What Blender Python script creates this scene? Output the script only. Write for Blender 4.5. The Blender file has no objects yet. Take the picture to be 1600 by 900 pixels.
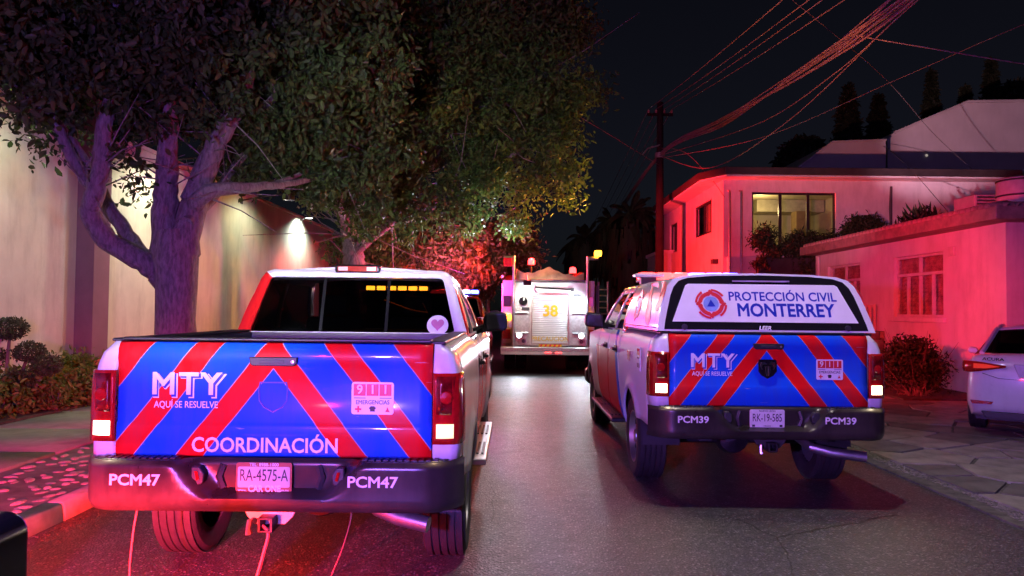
import bpy, math, random
import numpy as np
from mathutils import Vector, Matrix
R_ = math.radians
random.seed(7); rng = np.random.default_rng(7)
S = bpy.context.scene
C = S.collection
# ------------------------------------------------------------------ camera
F = 1150.0
PITCH, ROLL, CZ = R_(1.7), R_(-0.6), 1.63
cd = bpy.data.cameras.new('camera'); cam = bpy.data.objects.new('camera', cd); C.objects.link(cam)
cd.sensor_width = 36; cd.lens = F/1600*36; cd.clip_start = 0.05; cd.clip_end = 2000
cam.location = (0, 0, CZ); cam.rotation_euler = (math.pi/2+PITCH, ROLL, 0)
S.camera = cam
# ------------------------------------------------------------------ night sky, faint moon, exposure
w = bpy.data.worlds.new('World'); S.world = w; w.use_nodes = True
nt = w.node_tree; bg = nt.nodes['Background']
sky = nt.nodes.new('ShaderNodeTexSky'); sky.sky_type = 'NISHITA'; sky.sun_disc = False
sky.sun_elevation = R_(12); sky.sun_rotation = R_(200); sky.air_density = 1.0; sky.dust_density = 0.6; sky.ozone_density = 6
hs = nt.nodes.new('ShaderNodeHueSaturation'); hs.inputs['Saturation'].default_value = .55; hs.inputs['Hue'].default_value = .54
nt.links.new(sky.outputs[0], hs.inputs['Color']); nt.links.new(hs.outputs[0], bg.inputs[0]); bg.inputs[1].default_value = 0.0014
sd = bpy.data.lights.new('moon', 'SUN'); sd.energy = 0.012; sd.angle = R_(0.5); sd.color = (.75, .82, 1)
so = bpy.data.objects.new('moon', sd); C.objects.link(so); so.rotation_euler = (R_(55), 0, R_(-20))
S.view_settings.view_transform = 'Standard'; S.view_settings.look = 'None'
S.view_settings.exposure = 0.2; S.view_settings.gamma = 1.0; S.view_settings.use_curve_mapping = False
S.cycles.use_denoising = True; S.cycles.max_bounces = 6; S.cycles.diffuse_bounces = 2; S.cycles.glossy_bounces = 3
S.cycles.transmission_bounces = 4; S.cycles.transparent_max_bounces = 8; S.cycles.sample_clamp_indirect = 4
S.cycles.use_light_tree = True; S.cycles.caustics_reflective = False; S.cycles.caustics_refractive = False
# ------------------------------------------------------------------ pixel -> place helpers
RM = cam.rotation_euler.to_matrix()
def ray(px, py): return RM @ Vector(((px-800)/F, -(py-450)/F, -1))
def P(px, py, d):
    r = ray(px, py); return Vector((0, 0, CZ)) + r*(d/r.y)
def GX(px, py, X):
    r = ray(px, py); return Vector((0, 0, CZ)) + r*(X/r.x)
# ------------------------------------------------------------------ mesh helpers
class MB:
    def __init__(s): s.v = []; s.f = []; s.m = []
    def add(s, vs, fs, m=0):
        o = len(s.v); s.v += [tuple(p) for p in vs]
        for f in fs: s.f.append(tuple(i+o for i in f)); s.m.append(m)
        return s
    def box(s, x0, x1, y0, y1, z0, z1, m=0):
        v = [(x, y, z) for z in (z0, z1) for y in (y0, y1) for x in (x0, x1)]
        return s.add(v, [(0,2,3,1),(4,5,7,6),(0,1,5,4),(2,6,7,3),(0,4,6,2),(1,3,7,5)], m)
    def quad(s, a, b, c, d, m=0): return s.add([a, b, c, d], [(0,1,2,3)], m)
    def tube(s, pts, rad, n=8, caps=True, m=0):
        pts = [Vector(p) for p in pts]
        if not hasattr(rad, '__len__'): rad = [rad]*len(pts)
        vs = []; fs = []; up = None
        for i, p in enumerate(pts):
            t = (pts[min(i+1, len(pts)-1)] - pts[max(i-1, 0)]).normalized()
            if up is None: up = Vector((0,0,1)) if abs(t.z) < .9 else Vector((1,0,0))
            a = t.cross(up).normalized(); b = a.cross(t).normalized(); up = b
            for k in range(n):
                q = 2*math.pi*k/n; vs.append(p + (a*math.cos(q)+b*math.sin(q))*rad[i])
        for i in range(len(pts)-1):
            for k in range(n):
                k2 = (k+1) % n; fs.append((i*n+k, i*n+k2, (i+1)*n+k2, (i+1)*n+k))
        if caps:
            fs.append(tuple(range(n))[::-1]); fs.append(tuple((len(pts)-1)*n+k for k in range(n)))
        return s.add(vs, fs, m)
    def lathe(s, prof, c, axis='z', n=24, m=0, closed=False):
        vs = []; fs = []; c = Vector(c)
        for (r, h) in prof:
            for k in range(n):
                q = 2*math.pi*k/n; a, b = r*math.cos(q), r*math.sin(q)
                vs.append(c + Vector({'z': (a, b, h), 'x': (h, a, b), 'y': (b, h, a)}[axis]))
        N = len(prof)
        for i in range(N if closed else N-1):
            j = (i+1) % N
            for k in range(n):
                k2 = (k+1) % n; fs.append((i*n+k, i*n+k2, j*n+k2, j*n+k))
        return s.add(vs, fs, m)
    def prism(s, poly, axis, a0, a1, m=0):
        n = len(poly)
        def pt(u, v, a): return {'x': (a, u, v), 'y': (u, a, v), 'z': (u, v, a)}[axis]
        vs = [pt(u, v, a0) for u, v in poly] + [pt(u, v, a1) for u, v in poly]
        fs = [tuple(range(n))[::-1], tuple(range(n, 2*n))] + [(i, (i+1) % n, n+(i+1) % n, n+i) for i in range(n)]
        return s.add(vs, fs, m)
    def grid(s, fn, nu, nv, m=0):
        vs = [fn(i/nu, j/nv) for i in range(nu+1) for j in range(nv+1)]
        fs = [(i*(nv+1)+j, (i+1)*(nv+1)+j, (i+1)*(nv+1)+j+1, i*(nv+1)+j+1) for i in range(nu) for j in range(nv)]
        return s.add(vs, fs, m)
    def ring(s, a, b, m=0):
        n = len(a); return s.add(list(a)+list(b), [(i, (i+1) % n, n+(i+1) % n, n+i) for i in range(n)], m)
    def build(s, name, mats, parent=None, smooth=.6, bevel=0, solid=0, seg=2, sub=0, fixn=True):
        me = bpy.data.meshes.new(name); me.from_pydata(s.v, [], s.f)
        if not isinstance(mats, (list, tuple)): mats = [mats]
        for q in mats: me.materials.append(q)
        if len(mats) > 1: me.polygons.foreach_set('material_index', s.m)
        me.update()
        if fixn:
            import bmesh
            b = bmesh.new(); b.from_mesh(me); bmesh.ops.recalc_face_normals(b, faces=b.faces); b.to_mesh(me); b.free()
        if smooth:
            me.polygons.foreach_set('use_smooth', [True]*len(me.polygons))
            if not bevel: me.set_sharp_from_angle(angle=smooth)
        o = bpy.data.objects.new(name, me); C.objects.link(o)
        if parent: o.parent = parent
        if solid:
            k = o.modifiers.new('s', 'SOLIDIFY'); k.thickness = solid; k.offset = -1
        if bevel:
            k = o.modifiers.new('b', 'BEVEL'); k.width = bevel; k.segments = seg; k.limit_method = 'ANGLE'; k.angle_limit = R_(35); k.harden_normals = True
        if sub:
            k = o.modifiers.new('u', 'SUBSURF'); k.levels = sub; k.render_levels = sub
        return o
def tag(o, label, cat, group=None):
    o['label'] = label; o['category'] = cat
    if group: o['group'] = group
    return o
def struct(o, kind='structure'): o['kind'] = kind; return o
def thing(name, label, cat, loc=(0,0,0), rz=0, group=None):
    o = bpy.data.objects.new(name, None); C.objects.link(o); o.empty_display_size = .2
    o.location = loc; o.rotation_euler = (0, 0, rz); return tag(o, label, cat, group)
def inst(o, name, parent, loc=(0,0,0), rot=(0,0,0), sc=(1,1,1)):
    c = bpy.data.objects.new(name, o if isinstance(o, bpy.types.Mesh) else o.data); C.objects.link(c)
    c.parent = parent; c.location = loc; c.rotation_euler = rot; c.scale = sc; return c
def copy_tree(o, parent=None):
    c = o.copy(); C.objects.link(c); c.parent = parent
    for ch in list(o.children): copy_tree(ch, c)
    return c
def text(s_, size, mat, parent, loc, rot=(math.pi/2, 0, 0), weight=.0, sx=1.0, name='lettering', ext=.0015, sp=1.0, shear=0):
    cu = bpy.data.curves.new('t', 'FONT'); cu.body = s_; cu.size = size; cu.bevel_depth = weight*size*.9; cu.bevel_resolution = 0; cu.extrude = ext
    cu.align_x = 'CENTER'; cu.align_y = 'CENTER'; cu.space_character = sp; cu.resolution_u = 3; cu.shear = shear
    t = bpy.data.objects.new('t', cu); C.objects.link(t)
    dg = bpy.context.evaluated_depsgraph_get(); me = bpy.data.meshes.new_from_object(t.evaluated_get(dg))
    bpy.data.objects.remove(t); bpy.data.curves.remove(cu)
    me.materials.clear(); me.materials.append(mat)
    o = bpy.data.objects.new(name, me); C.objects.link(o); o.parent = parent; o.location = loc; o.rotation_euler = rot; o.scale = (sx, 1, .12)
    return o
# ------------------------------------------------------------------ materials
def new_mat(name):
    m = bpy.data.materials.new(name); m.use_nodes = True; t = m.node_tree
    return m, t, t.nodes['Principled BSDF']
def nd(t, typ, **kw):
    n = t.nodes.new(typ)
    for k, v in kw.items(): setattr(n, k, v)
    return n
def mth(t, op, a, b=None, c=None):
    n = t.nodes.new('ShaderNodeMath'); n.operation = op
    for i, x in enumerate((a, b, c)):
        if x is None: continue
        if isinstance(x, (int, float)): n.inputs[i].default_value = x
        else: t.links.new(x, n.inputs[i])
    return n.outputs[0]
def mixc(t, f, a, b):
    n = t.nodes.new('ShaderNodeMix'); n.data_type = 'RGBA'
    for i, x in ((0, f), (6, a), (7, b)):
        if isinstance(x, (int, float)): n.inputs[i].default_value = x
        elif isinstance(x, tuple): n.inputs[i].default_value = (*x[:3], 1)
        else: t.links.new(x, n.inputs[i])
    return n.outputs[2]
def noise(t, scale, detail=4, rough=.6, co=None, out=0):
    n = nd(t, 'ShaderNodeTexNoise'); n.inputs['Scale'].default_value = scale; n.inputs['Detail'].default_value = detail; n.inputs['Roughness'].default_value = rough
    if co is None: co = nd(t, 'ShaderNodeTexCoord').outputs['Object']
    t.links.new(co, n.inputs['Vector']); return n.outputs[out]
def ramp(t, f, stops):
    n = nd(t, 'ShaderNodeValToRGB'); e = n.color_ramp.elements
    while len(e) < len(stops): e.new(.5)
    for k, (p, c) in zip(e, stops):
        k.position = p; k.color = (*c, 1) if isinstance(c, tuple) else (c, c, c, 1)
    t.links.new(f, n.inputs[0]); return n.outputs[0]
def bump(t, b, h, strength, dist=.01):
    n = nd(t, 'ShaderNodeBump'); n.inputs['Strength'].default_value = strength; n.inputs['Distance'].default_value = dist
    t.links.new(h, n.inputs['Height']); t.links.new(n.outputs[0], b.inputs['Normal'])
def M(name, col, rough=.5, metal=0, var=.12, scale=6, bmp=0, bscale=80, coat=0, dirt=0, spec=.5):
    m, t, b = new_mat(name)
    f = noise(t, scale, 5)
    dk = tuple(c*(1-var*2) for c in col); lt = tuple(min(1, c*(1+var)) for c in col)
    c = mixc(t, ramp(t, f, [(.3, 0.0), (.7, 1.0)]), dk, lt)
    if dirt:
        mp = nd(t, 'ShaderNodeMapping'); mp.inputs['Scale'].default_value = (1, 1, .22); t.links.new(nd(t, 'ShaderNodeTexCoord').outputs['Object'], mp.inputs[0])
        g = ramp(t, noise(t, 3.0, 9, .72, mp.outputs[0]), [(.48, 0.0), (.72, 1.0)])
        c = mixc(t, mth(t, 'MULTIPLY', g, dirt), c, (.09, .075, .06))
    t.links.new(c, b.inputs['Base Color'])
    t.links.new(mth(t, 'MULTIPLY_ADD', f, .2, rough-.1), b.inputs['Roughness'])
    b.inputs['Metallic'].default_value = metal; b.inputs['Coat Weight'].default_value = coat; b.inputs['Coat Roughness'].default_value = .05
    b.inputs['Specular IOR Level'].default_value = spec
    if bmp: bump(t, b, noise(t, bscale, 4), bmp)
    return m
def emis(name, col, strength, base=(.3, .3, .3)):
    m, t, b = new_mat(name)
    b.inputs['Base Color'].default_value = (*base, 1); b.inputs['Roughness'].default_value = .25
    f = ramp(t, noise(t, 45, 2), [(.2, .75), (.8, 1.0)])
    b.inputs['Emission Color'].default_value = (*col, 1)
    t.links.new(mth(t, 'MULTIPLY', f, strength), b.inputs['Emission Strength']); return m
def glass(name, tint, refl=.06, rough=.03):
    m, t, b = new_mat(name); t.nodes.remove(b); out = t.nodes['Material Output']
    tr = nd(t, 'ShaderNodeBsdfTransparent'); tr.inputs[0].default_value = (*tint, 1)
    gl = nd(t, 'ShaderNodeBsdfGlossy'); gl.inputs['Roughness'].default_value = rough
    lw = nd(t, 'ShaderNodeLayerWeight'); fr_ = mth(t, 'MULTIPLY_ADD', mth(t, 'POWER', lw.outputs['Facing'], 5.0), .96, .04)
    n = noise(t, 1.5, 3)
    mx = nd(t, 'ShaderNodeMixShader'); t.links.new(mth(t, 'ADD', fr_, mth(t, 'MULTIPLY', n, refl)), mx.inputs[0])
    t.links.new(tr.outputs[0], mx.inputs[1]); t.links.new(gl.outputs[0], mx.inputs[2]); t.links.new(mx.outputs[0], out.inputs[0]); return m
def leafmat(name, a, b_, trans=.35, scale=9):
    m, t, b = new_mat(name)
    at = nd(t, 'ShaderNodeAttribute'); at.attribute_name = 'tone'
    c = mixc(t, at.outputs['Fac'], a, b_)
    t.links.new(c, b.inputs['Base Color']); b.inputs['Roughness'].default_value = .55; b.inputs['Specular IOR Level'].default_value = .22
    tl = nd(t, 'ShaderNodeBsdfTranslucent'); t.links.new(c, tl.inputs[0])
    mx = nd(t, 'ShaderNodeMixShader'); mx.inputs[0].default_value = trans
    t.links.new(b.outputs[0], mx.inputs[1]); t.links.new(tl.outputs[0], mx.inputs[2]); t.links.new(mx.outputs[0], t.nodes['Material Output'].inputs[0]); return m
WHITE = M('white paint', (.78, .78, .78), .3, var=.03, coat=.6, dirt=.15)
SILVER = M('silver paint', (.55, .55, .56), .28, metal=.3, var=.03, coat=.6)
REDP = M('red vinyl', (.72, .012, .012), .3, var=.04, coat=.4)
BLUEP = M('blue vinyl', (.006, .05, .55), .3, var=.04, coat=.4)
BLACKP = M('black plastic', (.018, .018, .02), .45, var=.2, bmp=.1, bscale=300)
GLOSSB = M('gloss black', (.012, .012, .013), .16, var=.1)
TRIM = M('dark trim', (.035, .034, .036), .5, var=.2)
BUMPD = M('dark bumper paint', (.034, .028, .024), .3, var=.3, metal=.1, dirt=.5, scale=4)
RUBBER = M('tyre rubber', (.025, .025, .026), .75, var=.25, bmp=.3, bscale=40, dirt=.3)
STEEL = M('steel', (.5, .5, .5), .35, metal=.9, var=.12)
CHROME = M('chrome', (.75, .75, .76), .12, metal=1, var=.05)
DARKG = glass('tinted window', (.07, .07, .08), .05)
CLEARG = glass('window pane', (.75, .78, .76), .06)
LENSR = M('red lens', (.42, .008, .008), .12, var=.15, scale=30, coat=.8)
LENSD = M('dark red lens', (.16, .004, .006), .1, var=.3, scale=24, coat=.8)
LETW = M('white lettering', (.85, .85, .85), .4, var=.03)
LETB = M('blue lettering', (.01, .035, .42), .4, var=.05)
LETK = M('black lettering', (.03, .03, .035), .5, var=.1)
LETR = M('red print', (.75, .03, .04), .4, var=.05)
LETY = M('yellow print', (.75, .48, .02), .4, var=.05)
PLATE = M('plate white', (.75, .75, .72), .45, var=.06, scale=20)
SEAT = M('seat cloth', (.05, .05, .055), .9, var=.2)
REV = emis('reverse lamp lit', (1, .8, .5), 7, (.8, .8, .75))
REVW = emis('reverse lamp warm', (1, .62, .22), 1.6, (.8, .6, .4))
AMBER = emis('amber lamp lit', (1, .36, .015), 14, (.6, .3, .05))
AMBERB = emis('amber strobe lit', (1, .30, .01), 34, (.6, .3, .05))
REDL = emis('red lamp lit', (1, .03, .03), 12, (.5, .05, .05))
BLUEL = emis('blue lamp lit', (.08, .12, 1), 12, (.05, .05, .5))
WHITEL = emis('white lamp lit', (.92, .96, 1), 14, (.8, .8, .8))
def lamp(name, kind, loc, col, energy, size=.05, target=None, angle=90, blend=.5, parent=None):
    l = bpy.data.lights.new(name, kind); l.color = col; l.energy = energy
    l.shadow_soft_size = size
    o = bpy.data.objects.new(name, l); C.objects.link(o); o.location = loc
    if kind == 'SPOT': l.spot_size = R_(angle); l.spot_blend = blend
    if target is not None:
        o.rotation_euler = (Vector(target)-Vector(loc)).to_track_quat('-Z', 'Y').to_euler()
    if parent: o.parent = parent
    return o
# ================================================================== SETTING
def nd_sep(t, s_):
    n = nd(t, 'ShaderNodeSeparateColor'); t.links.new(s_, n.inputs[0]); return n.outputs[0]
def asphalt():
    m, t, b = new_mat('asphalt'); co = nd(t, 'ShaderNodeTexCoord').outputs['Object']
    vo = nd(t, 'ShaderNodeTexVoronoi'); vo.inputs['Scale'].default_value = 62; t.links.new(co, vo.inputs['Vector'])
    big = noise(t, .55, 6, .6, co); mid = noise(t, 5, 5, .65, co)
    c = mixc(t, ramp(t, vo.outputs['Color'], [(.35, 0.0), (.95, 1.0)]), (.026, .026, .028), (.105, .104, .104))
    sp_ = nd(t, 'ShaderNodeTexVoronoi'); sp_.inputs['Scale'].default_value = 48; t.links.new(co, sp_.inputs['Vector'])
    c0 = mixc(t, mth(t, 'MULTIPLY', ramp(t, mth(t, 'MULTIPLY', mth(t, 'LESS_THAN', sp_.outputs['Distance'], .42), nd_sep(t, sp_.outputs['Color'])), [(.62, 0.0), (.9, 1.0)]), .8), (0,0,0), (.19,.19,.19))
    c = mixc(t, ramp(t, big, [(.35, 0.0), (.7, 1.0)]), c, (.045, .045, .045))
    c = mixc(t, mth(t, 'MULTIPLY', ramp(t, mid, [(.58, 0.0), (.7, 1.0)]), .5), c, (.035, .035, .036))
    dn = nd(t, 'ShaderNodeMix'); dn.data_type = 'VECTOR'; dn.inputs[0].default_value = .12; t.links.new(co, dn.inputs[4]); t.links.new(noise(t, 1.7, 5, .6, co, 1), dn.inputs[5])
    ck = nd(t, 'ShaderNodeTexVoronoi'); ck.feature = 'DISTANCE_TO_EDGE'; ck.inputs['Scale'].default_value = .5; t.links.new(dn.outputs[1], ck.inputs['Vector'])
    crack = mth(t, 'MULTIPLY', mth(t, 'LESS_THAN', ck.outputs['Distance'], .0022), mth(t, 'GREATER_THAN', noise(t, .6, 3, .5, co), .5))
    pv_ = nd(t, 'ShaderNodeTexVoronoi'); pv_.inputs['Scale'].default_value = .33; t.links.new(dn.outputs[1], pv_.inputs['Vector'])
    c = mixc(t, mth(t, 'MULTIPLY', mth(t, 'GREATER_THAN', nd_sep(t, pv_.outputs['Color']), .68), .55), c, (.024, .024, .026))
    c = mixc(t, crack, c, (.008, .008, .008)); c0 = mixc(t, crack, c0, (0, 0, 0))
    add_ = nd(t, 'ShaderNodeMix'); add_.data_type = 'RGBA'; add_.blend_type = 'ADD'; add_.inputs[0].default_value = 1; t.links.new(c, add_.inputs[6]); t.links.new(c0, add_.inputs[7]); c = add_.outputs[2]
    t.links.new(c, b.inputs['Base Color'])
    r = mth(t, 'MULTIPLY_ADD', mid, .25, .24); t.links.new(mth(t, 'ADD', r, mth(t, 'MULTIPLY', big, .12)), b.inputs['Roughness'])
    b.inputs['Specular IOR Level'].default_value = .6
    h = mth(t, 'ADD', mth(t, 'MULTIPLY', vo.outputs['Distance'], 1.0), mth(t, 'MULTIPLY', noise(t, 260, 2, .6, co), .5))
    bump(t, b, h, .8, .008); return m
ASPH = asphalt()
CONC = M('sidewalk concrete', (.27, .255, .235), .8, var=.2, scale=2.5, bmp=.3, bscale=60, dirt=.35)
KERB = M('kerb concrete', (.33, .31, .28), .75, var=.2, scale=4, bmp=.3, bscale=50, dirt=.3)
SOIL = M('soil', (.06, .042, .03), .95, var=.4, scale=12, bmp=.8, bscale=30)
EARTH = M('ground earth', (.07, .065, .05), .95, var=.4, scale=.6, bmp=.4, bscale=20)
STUC = M('white stucco', (.56, .56, .45), .85, var=.07, scale=1.4, bmp=.35, bscale=45, dirt=.3)
PINKS = M('house plaster', (.60, .57, .55), .85, var=.06, scale=1.6, bmp=.35, bscale=45, dirt=.28)
TERRA = M('roof terracotta edge', (.32, .2, .16), .8, var=.2, scale=5, bmp=.4, bscale=30)
FASC = M('dark fascia', (.035, .025, .025), .6, var=.2)
FRAMEW = M('painted window frame', (.55, .5, .46), .55, var=.1)
FRAMEB = M('black window frame', (.02, .02, .02), .4, var=.1)
STONE = M('flagstone', (.33, .295, .26), .72, var=.3, scale=3, bmp=.6, bscale=25, dirt=.35)
STONE2 = M('dark flagstone', (.17, .155, .145), .75, var=.3, scale=3, bmp=.6, bscale=25, dirt=.4)
MORTAR = M('mortar bed', (.13, .12, .105), .95, var=.3, scale=9, bmp=.8, bscale=30)
GRAVEL = M('gravel', (.2, .18, .15), .9, var=.35, scale=20)
PEB = M('pebble', (.36, .32, .28), .6, var=.3, scale=8)
WOODP = M('pole concrete', (.014, .012, .012), .9, spec=.1, var=.2, scale=3, bmp=.3)
CABLE = M('cable', (.16, .14, .13), .55, var=.2)
KX = -3.4; RX = 3.95
struct(MB().quad((-400,-200,-.03), (400,-200,-.03), (400,700,-.03), (-400,700,-.03)).build('ground', EARTH))
def roadfn(u, v):
    x = KX + (RX-KX)*u; y = -12 + 132*v; return (x, y, -.015*((2*u-1)**2))
struct(MB().grid(roadfn, 14, 60).build('road', ASPH))
# left kerb in lengths, parkway with set stones, pavement slabs, planting bed
kb = MB(); kb.prism([(KX-.15,-.05), (KX+.005,-.05), (KX-.01,.11), (KX-.03,.125), (KX-.15,.125)], 'y', 0, 1.94)
k0 = kb.build('kerb_stone', KERB, bevel=.012)
kerb = struct(MB().box(KX-.15, KX-.02, -8, 70, -.05, .02).build('kerb', KERB)); k0.parent = kerb; k0.location = (0, -8, 0)
for i in range(1, 38): inst(k0, 'kerb_stone', kerb, (random.uniform(-.006,.006), -8+1.955*i, random.uniform(-.006,.004))).modifiers.new('b','BEVEL').width = .012
park = struct(MB().box(-4.62, KX-.151, -8, 70, -.1, .105).build('parkway_strip', M('parkway mortar', (.2,.175,.15), .85, var=.25, scale=5, bmp=.5, bscale=40)))
pm = MB(); ns, nr = 8, 3
pv = [(0,0,1)] + [(math.cos(6.283*k/ns)*math.sin(a)*(1+.12*math.sin(k*2.3)), math.sin(6.283*k/ns)*math.sin(a), math.cos(a)) for a in (.6,1.1,1.57) for k in range(ns)]
pf = [(0,1+k,1+(k+1)%ns) for k in range(ns)] + [(1+r*ns+k, 1+(r+1)*ns+k, 1+(r+1)*ns+(k+1)%ns, 1+r*ns+(k+1)%ns) for r in range(2) for k in range(ns)]
pm.add(pv, pf); peb = pm.build('stone', PEB, park); peb.location = (-4, 4, .1); peb.scale = (.05,.04,.018)
for i in range(290):
    y = 3.6 + 6.8*(i/290)**1.15
    inst(peb, 'stone', park, (random.uniform(-4.55, KX-.2), y+random.uniform(-.1,.1), .102), (0,0,random.uniform(0,6)), (random.uniform(.03,.075), random.uniform(.025,.05), random.uniform(.012,.028)))
slabs = struct(MB().box(-6.35, -4.621, -8, 70, -.1, .11).build('sidewalk', CONC))
sl = MB().box(-.85,.85,-.72,.72,-.02,.022).build('paving_slab', CONC, slabs, bevel=.008); sl.location = (-5.48, 1, .112)
for i in range(1, 24): inst(sl, 'paving_slab', slabs, (-5.48, 1+1.455*i, .112+random.uniform(-.003,.003)), (0,0,random.uniform(-.004,.004))).modifiers.new('b','BEVEL').width = .008
struct(MB().box(-7.6, -6.351, -8, 70, -.1, .16).build('planting_bed', SOIL))
# right verge: gravel edge and flagstone driveway
def clip(poly, nx, ny, c):
    out = []
    for i in range(len(poly)):
        a, b = poly[i], poly[(i+1) % len(poly)]; da = a[0]*nx+a[1]*ny-c; db = b[0]*nx+b[1]*ny-c
        if da <= 0: out.append(a)
        if (da < 0) != (db < 0):
            k = da/(da-db); out.append((a[0]+(b[0]-a[0])*k, a[1]+(b[1]-a[1])*k))
    return out
drive = struct(MB().box(RX-.02, 9.2, 2.5, 16.2, -.2, .004).build('driveway', MORTAR))
pts = [(random.uniform(4.25, 9.2), random.uniform(4.2, 16)) for _ in range(1)]
for _ in range(4000):
    p = (random.uniform(4.3, 9.15), random.uniform(4, 16)); 
    if min((p[0]-q[0])**2+(p[1]-q[1])**2 for q in pts) > (.38+.02*p[1])**2: pts.append(p)
for i, p in enumerate(pts):
    poly = [(4.2,3.6), (9.19,3.6), (9.19,16.15), (4.2,16.15)]
    for j, q in enumerate(pts):
        if i == j or abs(p[0]-q[0])+abs(p[1]-q[1]) > 3.2: continue
        dx, dy = q[0]-p[0], q[1]-p[1]; l = math.hypot(dx, dy); mx, my = (p[0]+q[0])/2, (p[1]+q[1])/2
        poly = clip(poly, dx/l, dy/l, (mx*dx+my*dy)/l-.016)
        if len(poly) < 3: break
    if len(poly) < 3: continue
    fine = []
    for k in range(len(poly)):
        a, b = poly[k], poly[(k+1) % len(poly)]; L = math.hypot(b[0]-a[0], b[1]-a[1]); n = max(1, int(L/.16))
        for s_ in range(n):
            tt = s_/n; jx = random.uniform(-.012,.012) if s_ else 0
            fine.append((a[0]+(b[0]-a[0])*tt+jx-p[0], a[1]+(b[1]-a[1])*tt+jx-p[1]))
    h = random.uniform(.012, .024); tx, ty = random.uniform(-.006,.006), random.uniform(-.006,.006)
    mb = MB(); n = len(fine)
    vs = [(x, y, -.02) for x, y in fine] + [(x*.985, y*.985, h+tx*x+ty*y) for x, y in fine]
    mb.add(vs, [tuple(range(n, 2*n))] + [(k, (k+1) % n, n+(k+1) % n, n+k) for k in range(n)])
    o = mb.build('flagstone', STONE if random.random() < .68 else STONE2, drive, smooth=.4); o.location = (p[0], p[1], .004)
def scatter_mesh(name, n, fn, mat, smin, smax):
    # many small faceted chips in one mesh (uncountable)
    base = np.array([(1,0,0),(0,1,0),(-1,0,0),(0,-1,0),(0,0,.8),(0,0,-.4)]); fc = np.array([(0,1,4),(1,2,4),(2,3,4),(3,0,4)])
    V = []; Fc = []
    for i in range(n):
        x, y, z = fn(); s_ = random.uniform(smin, smax); a = random.uniform(0, 6.28); ca, sa = math.cos(a)*s_, math.sin(a)*s_
        sq = random.uniform(.5, 1)
        V.append(np.stack([base[:,0]*ca-base[:,1]*sa*sq+x, base[:,0]*sa+base[:,1]*ca*sq+y, base[:,2]*s_*.6+z], 1)); Fc.append(fc+6*i)
    me = bpy.data.meshes.new(name); me.from_pydata(np.concatenate(V).tolist(), [], np.concatenate(Fc).tolist()); me.materials.append(mat)
    o = bpy.data.objects.new(name, me); C.objects.link(o); o['kind'] = 'stuff'; return o
def gv():
    y = 3.2+12*random.random()**1.4; return (RX+.12+abs(random.gauss(0,.22))+.04*math.sin(y*3), y, .006)
tag(scatter_mesh('gravel', 9000, gv, GRAVEL, .006, .02), 'loose gravel and dry debris along the asphalt edge', 'gravel')
def gl(): return (KX+.03+abs(random.gauss(0,.13)), 3+8*random.random(), -.01)
tag(scatter_mesh('grit', 2500, gl, GRAVEL, .003, .009), 'fine grit gathered in the gutter by the kerb', 'grit')
rk = MB(); rk.prism([(4.02,-.02),(4.2,-.02),(4.2,.09),(4.17,.11),(4.06,.11),(4.03,.08)], 'y', 1.0, 5.55)
tag(rk.build('kerb_block', KERB, bevel=.03, seg=3), 'grey concrete kerb end beside the flagstone driveway', 'kerb')

# ------------------------------------------------------------------ walls with openings
def wall_holes(mb, O, u, v, n, U, V, holes, th, m=0):
    """plane from O spanned by u (0..U), v (0..V); n points out of the wall; rectangular holes (u0,u1,v0,v1)"""
    O, u, v, n = map(Vector, (O, u, v, n))
    us = sorted({0, U, *[h[0] for h in holes], *[h[1] for h in holes]}); vs = sorted({0, V, *[h[2] for h in holes], *[h[3] for h in holes]})
    pt = lambda a, b, c=0: O+u*a+v*b-n*c
    for i in range(len(us)-1):
        for j in range(len(vs)-1):
            cu, cv = (us[i]+us[i+1])/2, (vs[j]+vs[j+1])/2
            if any(h[0] < cu < h[1] and h[2] < cv < h[3] for h in holes): continue
            mb.quad(pt(us[i],vs[j]), pt(us[i+1],vs[j]), pt(us[i+1],vs[j+1]), pt(us[i],vs[j+1]), m)
    for a0, a1, b0, b1 in holes:
        for p, q in (((a0,b0),(a1,b0)), ((a1,b0),(a1,b1)), ((a1,b1),(a0,b1)), ((a0,b1),(a0,b0))):
            mb.quad(pt(*p), pt(*q), pt(*q,th), pt(*p,th), m)
    return mb
WX = -7.2
# left boundary wall: tall near building part, pillar, lower far run
t = thing('boundary_wall', 'tall off-white plastered wall behind the street tree, pillar at its near end', 'wall', (WX, 12.1, 0))
MB().box(-.3, 0, .49, 37, 0, 4.66).build('wall_panel', STUC, t)
MB().box(-.36, .05, .49, 37, 4.66, 4.74).build('coping', STUC, t, bevel=.015)
MB().box(-.3, .31, 0, .48, 0, 8.2).build('pillar', M('pillar shade tint', (.19,.09,.13), .85, var=.1, scale=2, bmp=.2, bscale=50), t, bevel=.01)  # pillar's shade and magenta light are put into its base colour
t = thing('house_wall', 'blank cream side wall of the house beside the pom-pom shrub', 'wall', (WX, 12.1, 0))
MB().box(-8, .01, -22, -.002, 0, 8.0).build('wall_panel', STUC, t)
MB().box(-8, .08, -22, -.002, 8.0, 8.2).build('coping', STUC, t)
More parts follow.
